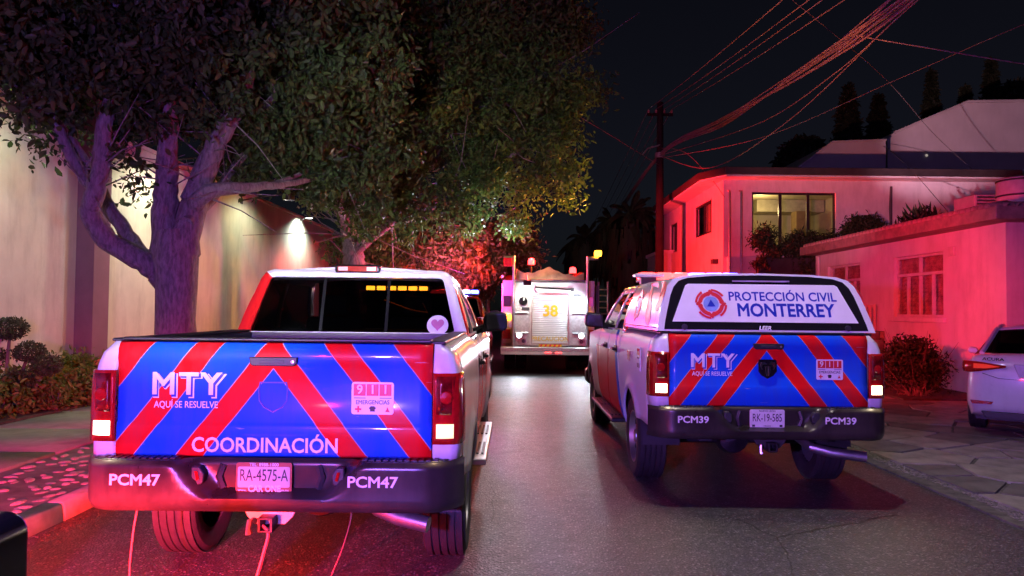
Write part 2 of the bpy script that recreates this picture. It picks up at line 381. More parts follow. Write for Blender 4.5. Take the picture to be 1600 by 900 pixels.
# wall lamps
def wall_lamp(d, z, label, e, X=WX, arm=0):
    t = thing('wall_lamp', label, 'wall lamp', (X, d, z), 0, 'lamps along the left boundary wall')
    MB().box(.0, .03, -.07, .07, -.22, -.08).build('back_plate', TRIM, t, bevel=.005)
    MB().tube([(.02,0,-.13), (.2+arm*.6,0,.0), (.34+arm,0,.06)], .018).build('arm', TRIM, t)
    hd = MB(); hd.lathe([(.0,.09),(.05,.085),(.1,.05),(.13,.0),(.14,-.01-.12*(arm>0)),(.135,-.01-.12*(arm>0))], (.38+arm,0,.02), 'z', 20); hd.build('lamp_shade', TRIM, t)
    MB().lathe([(.0,-.004),(.118,-.004),(.118,.0)], (.38+arm,0,.012), 'z', 20).build('lens', WHITEL, t)
    lamp('wall_lamp_light', 'SPOT', (.36+arm, 0, -.03-.1*(arm>0)), (.9, 1, .9) if not arm else (.97, 1, .70), e, .06, (-.08, 0, -1.3-arm*2), 150, .6, t)
wall_lamp(24.6, 4.62, 'round white wall lamp glowing at the top of the boundary wall beyond the tree', 500)
wall_lamp(14.3, 4.5, 'wall lamp hidden among leaves just past the wall pillar', 200, arm=.8)
wall_lamp(19.4, 4.58, 'added fill lamp behind branches midway along the boundary wall', 120, arm=.9)  # unseen lamp added to fill the dim stretch of wall
wall_lamp(9.4, 4.6, 'wall lamp high on the cream house wall above the pom-pom shrub', 125, arm=.9)

LOUV = glass('louvre glass', (.9,.88,.88), .05)
# ------------------------------------------------------------------ low house on the right
LX = 9.2; LY0, LY1 = 13.7, 22.3
t = thing('low_house', 'low single-storey plaster house with jalousie windows behind the white sedan', 'house', (LX, LY0, 0))
win1 = (2.0, 4.05, 1.56, 2.98); win2 = (5.75, 7.75, 1.56, 2.98)
mb = MB(); wall_holes(mb, (0,0,0), (0,1,0), (0,0,1), (-1,0,0), LY1-LY0, 3.36, [win1, win2], .2)
mb.quad((0,0,0), (9,0,0), (9,0,3.36), (0,0,3.36)); mb.quad((0,LY1-LY0,0), (9,LY1-LY0,0), (9,LY1-LY0,3.36), (0,LY1-LY0,3.36)); mb.quad((9,0,0),(9,LY1-LY0,0),(9,LY1-LY0,3.36),(9,0,3.36))
mb.build('wall', PINKS, t, smooth=0)
for wi in (win1, win2):
    MB().box(-.09, .02, wi[0]-.12, wi[1]+.12, wi[2]-.11, wi[2]-.002).build('window_sill', PINKS, t, bevel=.01)
    f = MB(); y0, y1, z0, z1 = wi; zt = z0+.98; fx0, fx1 = .07, .13
    f.box(fx0, fx1, y0, y0+.06, z0, z1); f.box(fx0, fx1, y1-.06, y1, z0, z1); f.box(fx0+.002, fx1-.002, y0+.06, y1-.06, z0, z0+.06); f.box(fx0+.002, fx1-.002, y0+.06, y1-.06, z1-.06, z1)
    f.box(fx0-.012, fx1-.004, y0+.06, y1-.06, zt-.035, zt+.035)
    for k in (1, 2, 3): f.box(fx0-.006, fx1-.006, y0+(y1-y0)*k/4-.035, y0+(y1-y0)*k/4+.035, z0+.06, zt-.035)
    f.box(fx0-.006, fx1-.006, (y0+y1)/2-.035, (y0+y1)/2+.035, zt+.035, z1-.06)
    wf = f.build('window', FRAMEW, t, bevel=.006)
    sl = None
    W4 = (y1-y0)/4
    for k in range(4):
        for j in range(9):
            zz = z0+.1+j*.1
            if sl is None: sl = MB().box(-.003, .003, -W4/2+.045, W4/2-.045, -.055, .055).build('louvre_pane', LOUV, wf); o = sl
            else: o = inst(sl, 'louvre_pane', wf)
            o.location = (.125, y0+W4*(k+.5), zz); o.rotation_euler = (0, .35, 0)
    for k in range(2):
        for j in range(4): inst(sl, 'louvre_pane', wf, (.125, y0+W4*2*(k+.5), zt+.09+j*.1), (0,.35,0), (1,2.1,1))
    MB().quad((.24,y0-.1,z0-.1), (.24,y1+.1,z0-.1), (.24,y1+.1,z1+.1), (.24,y0-.1,z1+.1)).build('curtain', M('curtain', (.7,.3,.28), .9, var=.3, scale=5), wf)
rf = MB(); e = .52; L = LY1-LY0
b0 = [(-e,-e,3.36), (9.5,-e,3.36), (9.5,L+e-.6,3.36), (-e,L+e-.6,3.36)]; b1 = [(x,y,3.6) for x,y,z in b0]
rf.add(b0+b1, [(3,2,1,0), (0,1,5,4), (1,2,6,5), (2,3,7,6), (3,0,4,7)])
tp = [(1.5,1.2,4.0), (9.5,1.2,4.0), (9.5,L-1.5,4.0), (1.5,L-1.5,4.0)]; rf.add(b1+tp, [(0,1,5,4),(1,2,6,5),(2,3,7,6),(3,0,4,7),(4,5,6,7)])
roof = rf.build('roof', TERRA, t, bevel=.02)
# row of barrel tiles along the eave edge
tl = MB(); tl.grid(lambda u, v: ((v-.5)*.36, .085*math.cos(math.pi*u), .085*math.sin(math.pi*u)), 8, 1)
t0 = tl.build('roof_tile', TERRA, roof, solid=.012); t0.location = (-.42, -.4, 3.6); t0.rotation_euler = (0,-.18,0)
for i in range(1, 46): 
    o = inst(t0, 'roof_tile', roof, (-.42+random.uniform(-.015,.015), -.4+.186*i, 3.6), (0,-.18,0)); k = o.modifiers.new('s','SOLIDIFY'); k.thickness = .012
for i in range(0, 30):
    o = inst(t0, 'roof_tile', roof, (-.3+.186*i, -.42+random.uniform(-.015,.015), 3.6), (0,-.18,math.pi/2)); k = o.modifiers.new('s','SOLIDIFY'); k.thickness = .012
MB().tube([(-.06,L-.35,3.3),(-.06,L-.35,.4)], .04).build('downpipe', PINKS, t)
MB().box(-.05, .0, 1.55, 1.75, 2.85, 3.05).build('junction_box', FRAMEW, t, bevel=.008)
# roof gear on low house
t = thing('air_conditioner', 'pale boxy air-conditioning unit on the low house roof', 'air conditioner', (10.9, 17.0, 4.0))
MB().box(-.45, .45, -.4, .4, .06, .36).build('casing', FRAMEW, t, bevel=.03)
for k in range(3): MB().box(-.40, .40, -.415, -.401, .12+.075*k, .16+.075*k).build('vent_slat', STEEL, t)
for x in (-.4, .4): MB().box(x-.05, x+.05, -.38, .38, 0, .06).build('foot', TRIM, t)
t = thing('water_tank', 'round galvanised water tank with rim on the low house roof', 'water tank', (10.75, 15.55, 3.98))
MB().lathe([(0,.0),(.42,.0),(.43,.05),(.43,.5),(.42,.53),(.3,.57),(0,.6)], (0,0,0), 'z', 32).build('drum', FRAMEW, t)
for z in (.15, .47): MB().lathe([(.43,z),(.445,z+.01),(.445,z+.03),(.43,z+.04)], (0,0,0), 'z', 32).build('hoop', TRIM, t)

# low stone wall and slatted gate between the houses
t = thing('stone_wall', 'low rubble stone wall beside the dark bush', 'wall', (7.35, 18.2, 0))
MB().box(0, 1.85, 0, .4, -.02, 1.2).build('core', MORTAR, t)
for r in range(6):
    x = 0.0
    while x < 1.8:
        w_ = random.uniform(.18, .36); w_ = min(w_, 1.85-x)
        if w_ > .06: MB().box(x+.008, x+w_-.008, -random.uniform(.02,.05), .1, r*.2+.01, r*.2+.19).build('stone', random.choice((STONE, STONE2, TERRA)), t, bevel=.03)
        x += w_
t = thing('slatted_gate', 'pale vertical slat gate above the stone wall', 'gate', (7.4, 18.5, 1.2))
MB().box(0, 1.75, 0, .04, .0, .06).box(0, 1.75, 0, .04, .58, .64).build('rail', FRAMEW, t)
g0 = None
for i in range(15):
    if g0 is None: g0 = MB().box(-.035, .035, -.03, -.002, .0, .66).build('slat', FRAMEW, t); g0.location = (.06,0,0)
    else: inst(g0, 'slat', t, (.06+.117*i, 0, 0))

# ------------------------------------------------------------------ two-storey house
HY = 24.5; HX = P(1130, 350, HY).x
ZT = P(1200, 279, HY).z
t = thing('two_storey_house', 'two-storey plaster house with dark fascia and lit yellow window', 'house', (HX, HY, 0))
a = P(1175, 300, HY)-Vector((HX,HY,0)); b_ = P(1306, 386, HY)-Vector((HX,HY,0))
bw = (a.x, b_.x, b_.z-.05, a.z)
mb = MB(); wall_holes(mb, (0,0,0), (1,0,0), (0,0,1), (0,-1,0), 9.2, ZT, [bw], .25)
c1 = GX(1085, 340, HX); c2 = GX(1112, 340, HX); d1 = GX(1047, 370, HX); d2 = GX(1058, 370, HX)
zA = GX(1098, 318, HX).z; zB = GX(1098, 368, HX).z; zC = GX(1052, 350, HX).z; zD = GX(1052, 395, HX).z
sw1 = (c2.y-HY, c1.y-HY, zB, zA); sw2 = (d2.y-HY, d1.y-HY, zD, zC)
wall_holes(mb, (0,0,0), (0,1,0), (0,0,1), (-1,0,0), 9.6, ZT, [sw1, sw2], .2)
mb.quad((0,9.6,0),(9.2,9.6,0),(9.2,9.6,ZT),(0,9.6,ZT)); mb.quad((9.2,0,0),(9.2,9.6,0),(9.2,9.6,ZT),(9.2,0,ZT)); mb.quad((0,0,ZT),(9.2,0,ZT),(9.2,9.6,ZT),(0,9.6,ZT))
mb.build('wall', PINKS, t, smooth=0)
# flat roof with dark fascia overhang, chamfered at the far street corner
ov = [( -.15,-.75),(9.5,-.75),(9.5,10),( .6,10.3),(-.75,8.4),(-.75,0.4)]
MB().prism(ov, 'z', ZT+.002, ZT+.24).build('roof', FASC, t, bevel=.02)
MB().prism([(x*.985+.07,y*.985+.07) for x,y in ov], 'z', ZT-.05, ZT-.001).build('soffit', PINKS, t)
# big window
f = MB(); x0,x1,z0,z1 = bw; fy0, fy1 = .06, .14
f.box(x0,x0+.06,fy0,fy1,z0,z1); f.box(x1-.06,x1,fy0,fy1,z0,z1); f.box(x0+.06,x1-.06,fy0+.002,fy1-.002,z1-.07,z1); f.box(x0+.06,x1-.06,fy0+.002,fy1-.002,z0,z0+.06)
for k in (1,2): xx = x0+(x1-x0)*k/3+.03; f.box(xx-.05,xx+.05,fy0-.004,fy1-.004,z0+.06,z1-.07)
wf = f.build('window', FRAMEB, t, bevel=.004)
for k in range(3):
    xa = x0+(x1-x0)*k/3+.06; xb = x0+(x1-x0)*(k+1)/3-.03
    MB().quad((xa,.1,z0+.05),(xb,.1,z0+.05),(xb,.1,z1-.06),(xa,.1,z1-.06)).build('pane', CLEARG, wf)
# lit room behind it
rm = MB(); ry = 3.2
rm.quad((x0-.6,ry,z0-.8),(x1+.6,ry,z0-.8),(x1+.6,ry,z1+.1),(x0-.6,ry,z1+.1)); rm.quad((x0-.6,.26,z1+.1),(x1+.6,.26,z1+.1),(x1+.6,ry,z1+.1),(x0-.6,ry,z1+.1))
rm.quad((x0-.6,.26,z0-.8),(x0-.6,ry,z0-.8),(x0-.6,ry,z1+.1),(x0-.6,.26,z1+.1)); rm.quad((x1+.6,.26,z0-.8),(x1+.6,ry,z0-.8),(x1+.6,ry,z1+.1),(x1+.6,.26,z1+.1)); rm.quad((x0-.6,.26,z0-.8),(x1+.6,.26,z0-.8),(x1+.6,ry,z0-.8),(x0-.6,ry,z0-.8))
rm.build('room', M('room cream', (.6,.52,.36), .8, var=.05), t, smooth=0, fixn=False)
MB().box(x0+.9, x1+.55, 2.2, ry-.01, z1-.35, z1+.09).build('ceiling_beam', M('beam cream', (.5,.45,.33), .8), t)
MB().box(x0+2.1, x0+2.6, 1.6, 2.1, z0-.8, z1-.4).build('door_leaf', M('wood door', (.3,.2,.1), .6), t)
lamp('room_lamp', 'POINT', (x0+.7, 1.3, z1-.45), (1, .72, .3), 62, .15, parent=t)
for sw in (sw1, sw2):
    y0,y1,z0s,z1s = sw; f = MB(); f.box(.06,.12,y0,y0+.07,z0s,z1s); f.box(.06,.12,y1-.07,y1,z0s,z1s); f.box(.062,.118,y0+.07,y1-.07,z1s-.08,z1s); f.box(.062,.118,y0+.07,y1-.07,z0s,z0s+.08); f.box(.058,.114,(y0+y1)/2-.05,(y0+y1)/2+.05,z0s+.08,z1s-.08)
    wf = f.build('window', FRAMEB, t)
    for k in (0,1):
        ya, yb = (y0+.07,(y0+y1)/2-.05) if k == 0 else ((y0+y1)/2+.05,y1-.07)
        MB().quad((.09,ya,z0s+.06),(.09,yb,z0s+.06),(.09,yb,z1s-.06),(.09,ya,z1s-.06)).build('pane', CLEARG, wf)
    MB().quad((.4,y0-.1,z0s-.1),(.4,y1+.1,z0s-.1),(.4,y1+.1,z1s+.1),(.4,y0-.1,z1s+.1)).build('curtain', M('grey curtain', (.3,.28,.27), .9, var=.2, scale=9), wf)
# lower projecting block, planter and pipes
zl = P(1150, 402, HY).z
MB().box(.12, a.x+.02, -.35, -.002, 0, zl).build('lower_block', PINKS, t, bevel=.01)
pz0, pz1 = P(1200, 436, HY).z, P(1200, 404, HY).z
px1 = P(1362, 420, HY).x-HX
MB().box(a.x+.022, px1, -.55, -.002, pz0, pz1).build('planter_box', FASC, t, bevel=.015)
for xpx in (1131, 1149):
    xx = P(xpx, 340, HY).x-HX+.07; zt = P(xpx, 302, HY).z
    MB().tube([(xx,-.42,.05),(xx,-.42,zt-.05),(xx,-.4,zt),(xx-.05,-.36,zt+.02)], .035).build('conduit', STEEL, t)
xx = P(1391, 330, HY).x-HX; MB().tube([(xx,-.06,P(1391,385,HY).z),(xx-.02,-.06,P(1391,325,HY).z),(xx,-.06,P(1391,292,HY).z)], [.03,.05,.04]).build('vent_pipe', TRIM, t)
MB().box(-.2, -.0, .55, .8, P(1125,405,HY).z-.12, P(1125,405,HY).z+.05).build('floodlight', TRIM, t, bevel=.01)

# ------------------------------------------------------------------ gabled buildings behind
GB = M('far plaster', (.5,.47,.46), .85, var=.06, scale=.8, dirt=.1)
def gable(name, label, pix, d, depth, zb=0):
    t = thing(name, label, 'building', (0, d, 0))
    poly = [(P(x,y,d).x, P(x,y,d).z) for x, y in pix]; poly = [(poly[0][0], zb)] + poly + [(poly[-1][0], zb)]
    MB().prism(poly, 'y', 0, depth).build('wall', GB, t, smooth=.3)
    return t, poly
t, p = gable('gabled_building', 'large plain gable wall rising behind the two-storey house roof', [(1387,216),(1397,207),(1511,160),(1760,156)], 33, 10)
c = MB(); c.tube([(p[2][0],-.05,p[2][1]-.02),(p[3][0],-.05,p[3][1]+.02),(p[4][0],-.05,p[4][1]+.02)], .07, 6); c.build('coping', GB, t)
q = P(1447,243,33); MB().lathe([(0,-.04),(.04,-.03),(.06,0),(0,.02)], (q.x,-.05,q.z), 'y', 12).build('wall_light', emis('dim wall light', (1,.85,.7), .35), t)
t, p = gable('rear_annex', 'small pale annex with sloping parapet behind the dark fascia', [(1247,262),(1300,222),(1384,219)], 31, 6)
c = MB(); c.tube([(p[1][0],-.04,p[1][1]),(p[2][0],-.04,p[2][1]),(p[3][0],-.04,p[3][1])], .05, 6); c.build('coping', GB, t)
# far walls along the street beyond the pole
def far_block(label, x0px, x1px, topL, topR, d, X, mat=PINKS):
    y0 = GX(x1px, 450, X).y; y1 = GX(x0px, 450, X).y; z = GX(x1px, topR, X).z
    t = thing('street_wall', label, 'wall', (X, y0, 0)); MB().box(0, 4, 0, y1-y0, 0, z).build('wall_panel', mat, t); MB().box(-.1, 4.1, -.1, y1-y0+.1, z, z+.15).build('coping', mat, t)
    MB().box(-.02, .05, (y1-y0)*.35, (y1-y0)*.6, .05, 2.2).build('gate_leaf', FASC, t); return t
far_block('rendered street wall with dark door beyond the two-storey house', 985, 1034, 0, 396, 0, 6.6)
far_block('distant pale house front past the palm trees', 958, 984, 0, 404, 0, 6.9)

# ------------------------------------------------------------------ utility pole and cables
PD = 28.5; pb = P(1031, 300, PD); PX = pb.x
t = thing('utility_pole', 'dark concrete utility pole with crossarm by the red house wall', 'utility pole', (PX, PD, 0))
zt = P(1028, 168, PD).z
MB().tube([(0,0,-.1),(0,0,4),(0,0,zt+.2)], [.19,.165,.12], 12).build('post', WOODP, t)
MB().box(-.5, .5, -.05, .05, zt-.33, zt-.23).build('crossarm', WOODP, t, bevel=.01)
for x in (-.45,-.16,.16,.45): MB().lathe([(0,-.01),(.05,0),(.03,.05),(.055,.08),(.03,.12),(.0,.16)], (x,0,zt-.22), 'z', 10).build('insulator', M('insulator', (.3,.2,.15), .3), t)
zb = P(1028, 243, PD).z
MB().lathe([(.15,zb-.1),(.2,zb-.1),(.2,zb+.1),(.15,zb+.1)], (0,0,0), 'z', 14).build('clamp_band', STEEL, t)
MB().tube([(0,-.1,zb+.4),(-.5,-.1,zb+.25),(-.7,-.1,zb)], .03).build('bracket', STEEL, t)
def cable(name, label, pts3, r, group, n=24, sag=0, lin=False):
    pts3 = [Vector(p) for p in pts3]; out = []
    m_ = len(pts3)-1
    for i in range(n*m_+1):
        s_ = i/n; k = min(int(s_), m_-1); f = s_-k
        p0 = pts3[max(k-1,0)]; p1 = pts3[k]; p2 = pts3[k+1]; p3 = pts3[min(k+2,m_)]
        q = .5*((2*p1)+(p2-p0)*f+(2*p0-5*p1+4*p2-p3)*f*f+(3*p1-p0-3*p2+p3)*f**3)
        q = p1.lerp(p2, f) if lin else q
        q.z -= sag*4*f*(1-f); out.append(q)
    return tag(MB().tube(out, r, 5, False).build(name, CABLE), label, 'cable', group)
top = Vector((PX, PD, zb))
for i in range(11):
    j = lambda s_: Vector((random.uniform(-s_,s_), 0, random.uniform(-s_,s_)))
    near = [P(1130,190,23)+j(.10), P(1270,103,16.5)+j(.12), P(1412,0,12.5)+j(.13), P(1640,-190,8.5)+j(.15), Vector((7,-12,8))+j(.2)]
    cable('telecom_cable', 'reddish telephone cable of the thick bundle over the street', [P(905,425,70)+j(.2), P(965,335,42)+j(.12), top+j(.07)]+near, random.uniform(.013,.025), 'telephone cable bundle')
for i, (xe, ye) in enumerate(((1200,0),(1238,0),(1258,0),(1290,0))):
    x = (-.45,-.16,.16,.45)[i]
    a = Vector((PX+x, PD, zt-.06)); far = [P(880+6*i,440,85), P(942+4*i,318,46), a] if True else [a]
    cable('power_line', 'thin power line strung high from the pole crossarm', [P(880+6*i,440,85), a]+[a+(P(xe,ye,14.5)-a)*2.2],   .012, 'power lines on the crossarm', sag=.25, lin=True)
for lab, pts_ in (('slack service cable looping from the pole over the roof', [top, P(1110,262,24.5), P(1230,190,19), P(1430,0,12.5), P(1560,-120,10)]),
                  ('long service wire rising from the pole to beyond the gable wall', [top+Vector((0,0,-.1)), P(1190,215,24), P(1400,125,20), P(1600,38,17), P(1800,-40,15)]),
                  ('pale service wire branching off the cable bundle', [P(1338,56,14.3), P(1450,75,14), P(1600,100,13.5), P(1800,130,13)]),
                  ('loose lower cable sagging beside the bundle', [top, P(1180,195,21), P(1300,118,16), P(1425,8,12.3), P(1600,-140,9)]),
                  ('thin wire from the pole to the roof corner', [P(1238,0,19), P(1380,120,22), P(1465,215,25), P(1560,300,27)]),
                  ('service drop slanting down to the low house roof', [P(1380,228,31), P(1420,262,25), P(1470,318,20), P(1486,338,17.4)]),
                  ('service wire drooping to the conduit on the house front', [top+Vector((0,0,.3)), P(1070,238,26.5), P(1110,278,25), P(1132,308,24.2)]),
                  ('thin wire crossing the dark tree edge', [P(780,80,15), P(880,165,19), P(960,215,24), top+Vector((0,0,-.4))])):
    cable('service_wire', lab, pts_, .013 if 'slack' in lab or 'bundle' in lab else .010, 'service wires')

# ------------------------------------------------------------------ street lamp on the right verge
t = thing('street_lamp', 'steel street lamp whose long arm hangs over the asphalt beside the driveway', 'street lamp', (4.35, 1.6, 0))
MB().tube([(0,0,-.05),(0,0,3.5),(0,0,7.0)], [.11,.09,.07], 12).build('post', STEEL, t)
MB().tube([(0,0,6.7),(-.6,.9,7.15),(-1.6,2.3,7.35),(-2.5,3.6,7.32)], [.045,.04,.035,.035], 8).build('arm', STEEL, t)
hd = MB(); hd.prism([(-.14,0),(.14,0),(.12,.45),(.06,.62),(-.06,.62),(-.12,.45)], 'z', -.05, .06); ho_ = hd.build('lamp_head', STEEL, t, bevel=.03); ho_.location = (-2.45,3.55,7.32); ho_.rotation_euler = (0,0,R_(35))
gl_ = MB().box(-.09,.09,.06,.48,-.075,-.051).build('lens', emis('street lamp lens', (1,.86,.76), 20), ho_)
lamp('street_lamp_light', 'SPOT', (-2.6, 3.8, 7.2), (1,.86,.86), 800, .06, (-2.2, 4.2, 0), 92, .8, t)
# ================================================================== VEHICLES
def chevron():
    m, t, b = new_mat('chevron wrap'); co = nd(t, 'ShaderNodeTexCoord').outputs['Object']
    sp = nd(t, 'ShaderNodeSeparateXYZ'); t.links.new(co, sp.inputs[0])
    u = mth(t, 'ADD', mth(t, 'ABSOLUTE', mth(t, 'ADD', sp.outputs[0], .012)), mth(t, 'MULTIPLY', mth(t, 'SUBTRACT', sp.outputs[2], .832), .78))
    fr = mth(t, 'FRACT', mth(t, 'DIVIDE', mth(t, 'SUBTRACT', u, .365), .372))
    on = mth(t, 'GREATER_THAN', u, .35)
    out_ = mth(t, 'GREATER_THAN', u, 1.112)
    red = mth(t, 'MAXIMUM', mth(t, 'MULTIPLY', mth(t, 'LESS_THAN', fr, .405), on), out_)
    l1 = mth(t, 'LESS_THAN', mth(t, 'ABSOLUTE', mth(t, 'SUBTRACT', fr, .405)), .009); l2 = mth(t, 'LESS_THAN', fr, .014)
    ln = mth(t, 'MULTIPLY', mth(t, 'MULTIPLY', mth(t, 'MAXIMUM', l1, l2), on), mth(t, 'LESS_THAN', u, 1.2))
    c = mixc(t, red, (.008, .10, .72), (.8, .008, .01)); c = mixc(t, mth(t, 'MULTIPLY', ln, .7), c, (.5, .45, .5))
    mp = nd(t, 'ShaderNodeMapping'); mp.inputs['Scale'].default_value = (1.6, 1, .3); t.links.new(co, mp.inputs[0])
    g = ramp(t, noise(t, 3.2, 9, .75, mp.outputs[0]), [(.45, 0.0), (.72, 1.0)]); c = mixc(t, mth(t, 'MULTIPLY', g, .3), c, (.10, .085, .09))
    mp2 = nd(t, 'ShaderNodeMapping'); mp2.inputs['Scale'].default_value = (2, 1, 30); mp2.inputs['Rotation'].default_value = (0, .35, 0); t.links.new(co, mp2.inputs[0])
    sc_ = mth(t, 'GREATER_THAN', noise(t, 2.2, 3, .5, mp2.outputs[0]), .735); c = mixc(t, mth(t, 'MULTIPLY', sc_, .45), c, (.45, .45, .48))
    t.links.new(c, b.inputs['Base Color']); b.inputs['Coat Weight'].default_value = .3; b.inputs['Coat Roughness'].default_value = .08
    b.inputs['Specular IOR Level'].default_value = .1; t.links.new(mth(t, 'MULTIPLY_ADD', noise(t, 6, 4, .6, co), .15, .3), b.inputs['Roughness'])
    bump(t, b, noise(t, 5, 3, .5, co), .16, .02); return m
def livery(matte):
    m, t, b = new_mat('side livery'); co = nd(t, 'ShaderNodeTexCoord').outputs['Object']
    sp = nd(t, 'ShaderNodeSeparateXYZ'); t.links.new(co, sp.inputs[0])
    s_ = mth(t, 'SUBTRACT', sp.outputs[1], mth(t, 'MULTIPLY', mth(t, 'SUBTRACT', sp.outputs[2], .9), .45))
    low = mth(t, 'LESS_THAN', sp.outputs[2], 1.17)
    red = mth(t, 'MULTIPLY', mth(t, 'MULTIPLY', mth(t, 'GREATER_THAN', s_, 2.2), mth(t, 'LESS_THAN', s_, 4.05)), low)
    blu = mth(t, 'MULTIPLY', mth(t, 'GREATER_THAN', s_, 2.02), mth(t, 'LESS_THAN', s_, 2.2))
    c = mixc(t, red, (.78, .78, .78), (.62, .02, .025)); c = mixc(t, blu, c, (.01, .09, .55))
    g = ramp(t, noise(t, 2.3, 8, .7, co), [(.5, 0.0), (.8, 1.0)]); c = mixc(t, mth(t, 'MULTIPLY', g, .15), c, (.1, .085, .07))
    t.links.new(c, b.inputs['Base Color']); b.inputs['Roughness'].default_value = .45 if matte else .25; b.inputs['Specular IOR Level'].default_value = .06 if matte else .5; b.inputs['Coat Weight'].default_value = 0 if matte else .4; b.inputs['Coat Roughness'].default_value = .06
    return m
CHEV = chevron(); LIV = livery(True); LIV2 = livery(False)
def wheel(parent, x, y, r=.4, w=.27, side=1, spokes=8):
    """thing part: wheel at x (outer face side*), axis x"""
    h = w/2; e = bpy.data.objects.new('wheel', None)
    pr = [(r*.60,-h*.86),(r*.74,-h),(r*.9,-h*.98),(r*.97,-h*.82)]
    for k in range(5):
        a = -h*.72+k*(h*1.44/4); g = h*.10
        if k: pr += [(r*.972,a-h*.18-g),(r*.972,a-h*.18+g)] if False else [(r*.97,a-h*.21),(r*.97,a-h*.15)]
        pr += [(r,a-h*.12),(r,a+h*.14)]
    pr += [(r*.97,h*.82),(r*.9,h*.98),(r*.74,h),(r*.60,h*.86)]
    ty = MB(); ty.lathe(pr, (0,0,0), 'x', 40, closed=True); o = ty.build('wheel', RUBBER, parent, smooth=.5); o.location = (x, y, r)
    rm = MB(); s_ = side
    rm.lathe([(r*.62,-h*.8),(r*.60,-h*.5),(r*.56,0),(r*.58,s_*h*.6),(r*.63,s_*h*.9),(r*.60,s_*h*.9),(r*.55,s_*h*.55)], (0,0,0), 'x', 32)
    rm.lathe([(r*.57,s_*h*.3),(r*.5,s_*h*.42),(r*.3,s_*h*.62),(r*.16,s_*h*.66),(r*.15,s_*h*.8),(0,s_*h*.8)], (0,0,0), 'x', 32)
    ri = rm.build('rim', STEEL, o)
    for k in range(spokes):
        a = 6.283*k/spokes; nb = MB(); nb.lathe([(0,s_*h*.55),(r*.06,s_*h*.55),(r*.06,s_*h*.60),(0,s_*h*.60)], (0, r*.42*math.cos(a), r*.42*math.sin(a)), 'x', 8); nb.build('vent_hole', BLACKP, o)
    return o
def prof_x(z, w=1.0):
    zs = [.40,.48,.62,.9,1.12,1.27,1.36,1.41,1.44]; xs = [.90,.95,.985,1.0,1.0,.992,.975,.95,.90]
    return float(np.interp(z, zs, xs))*w
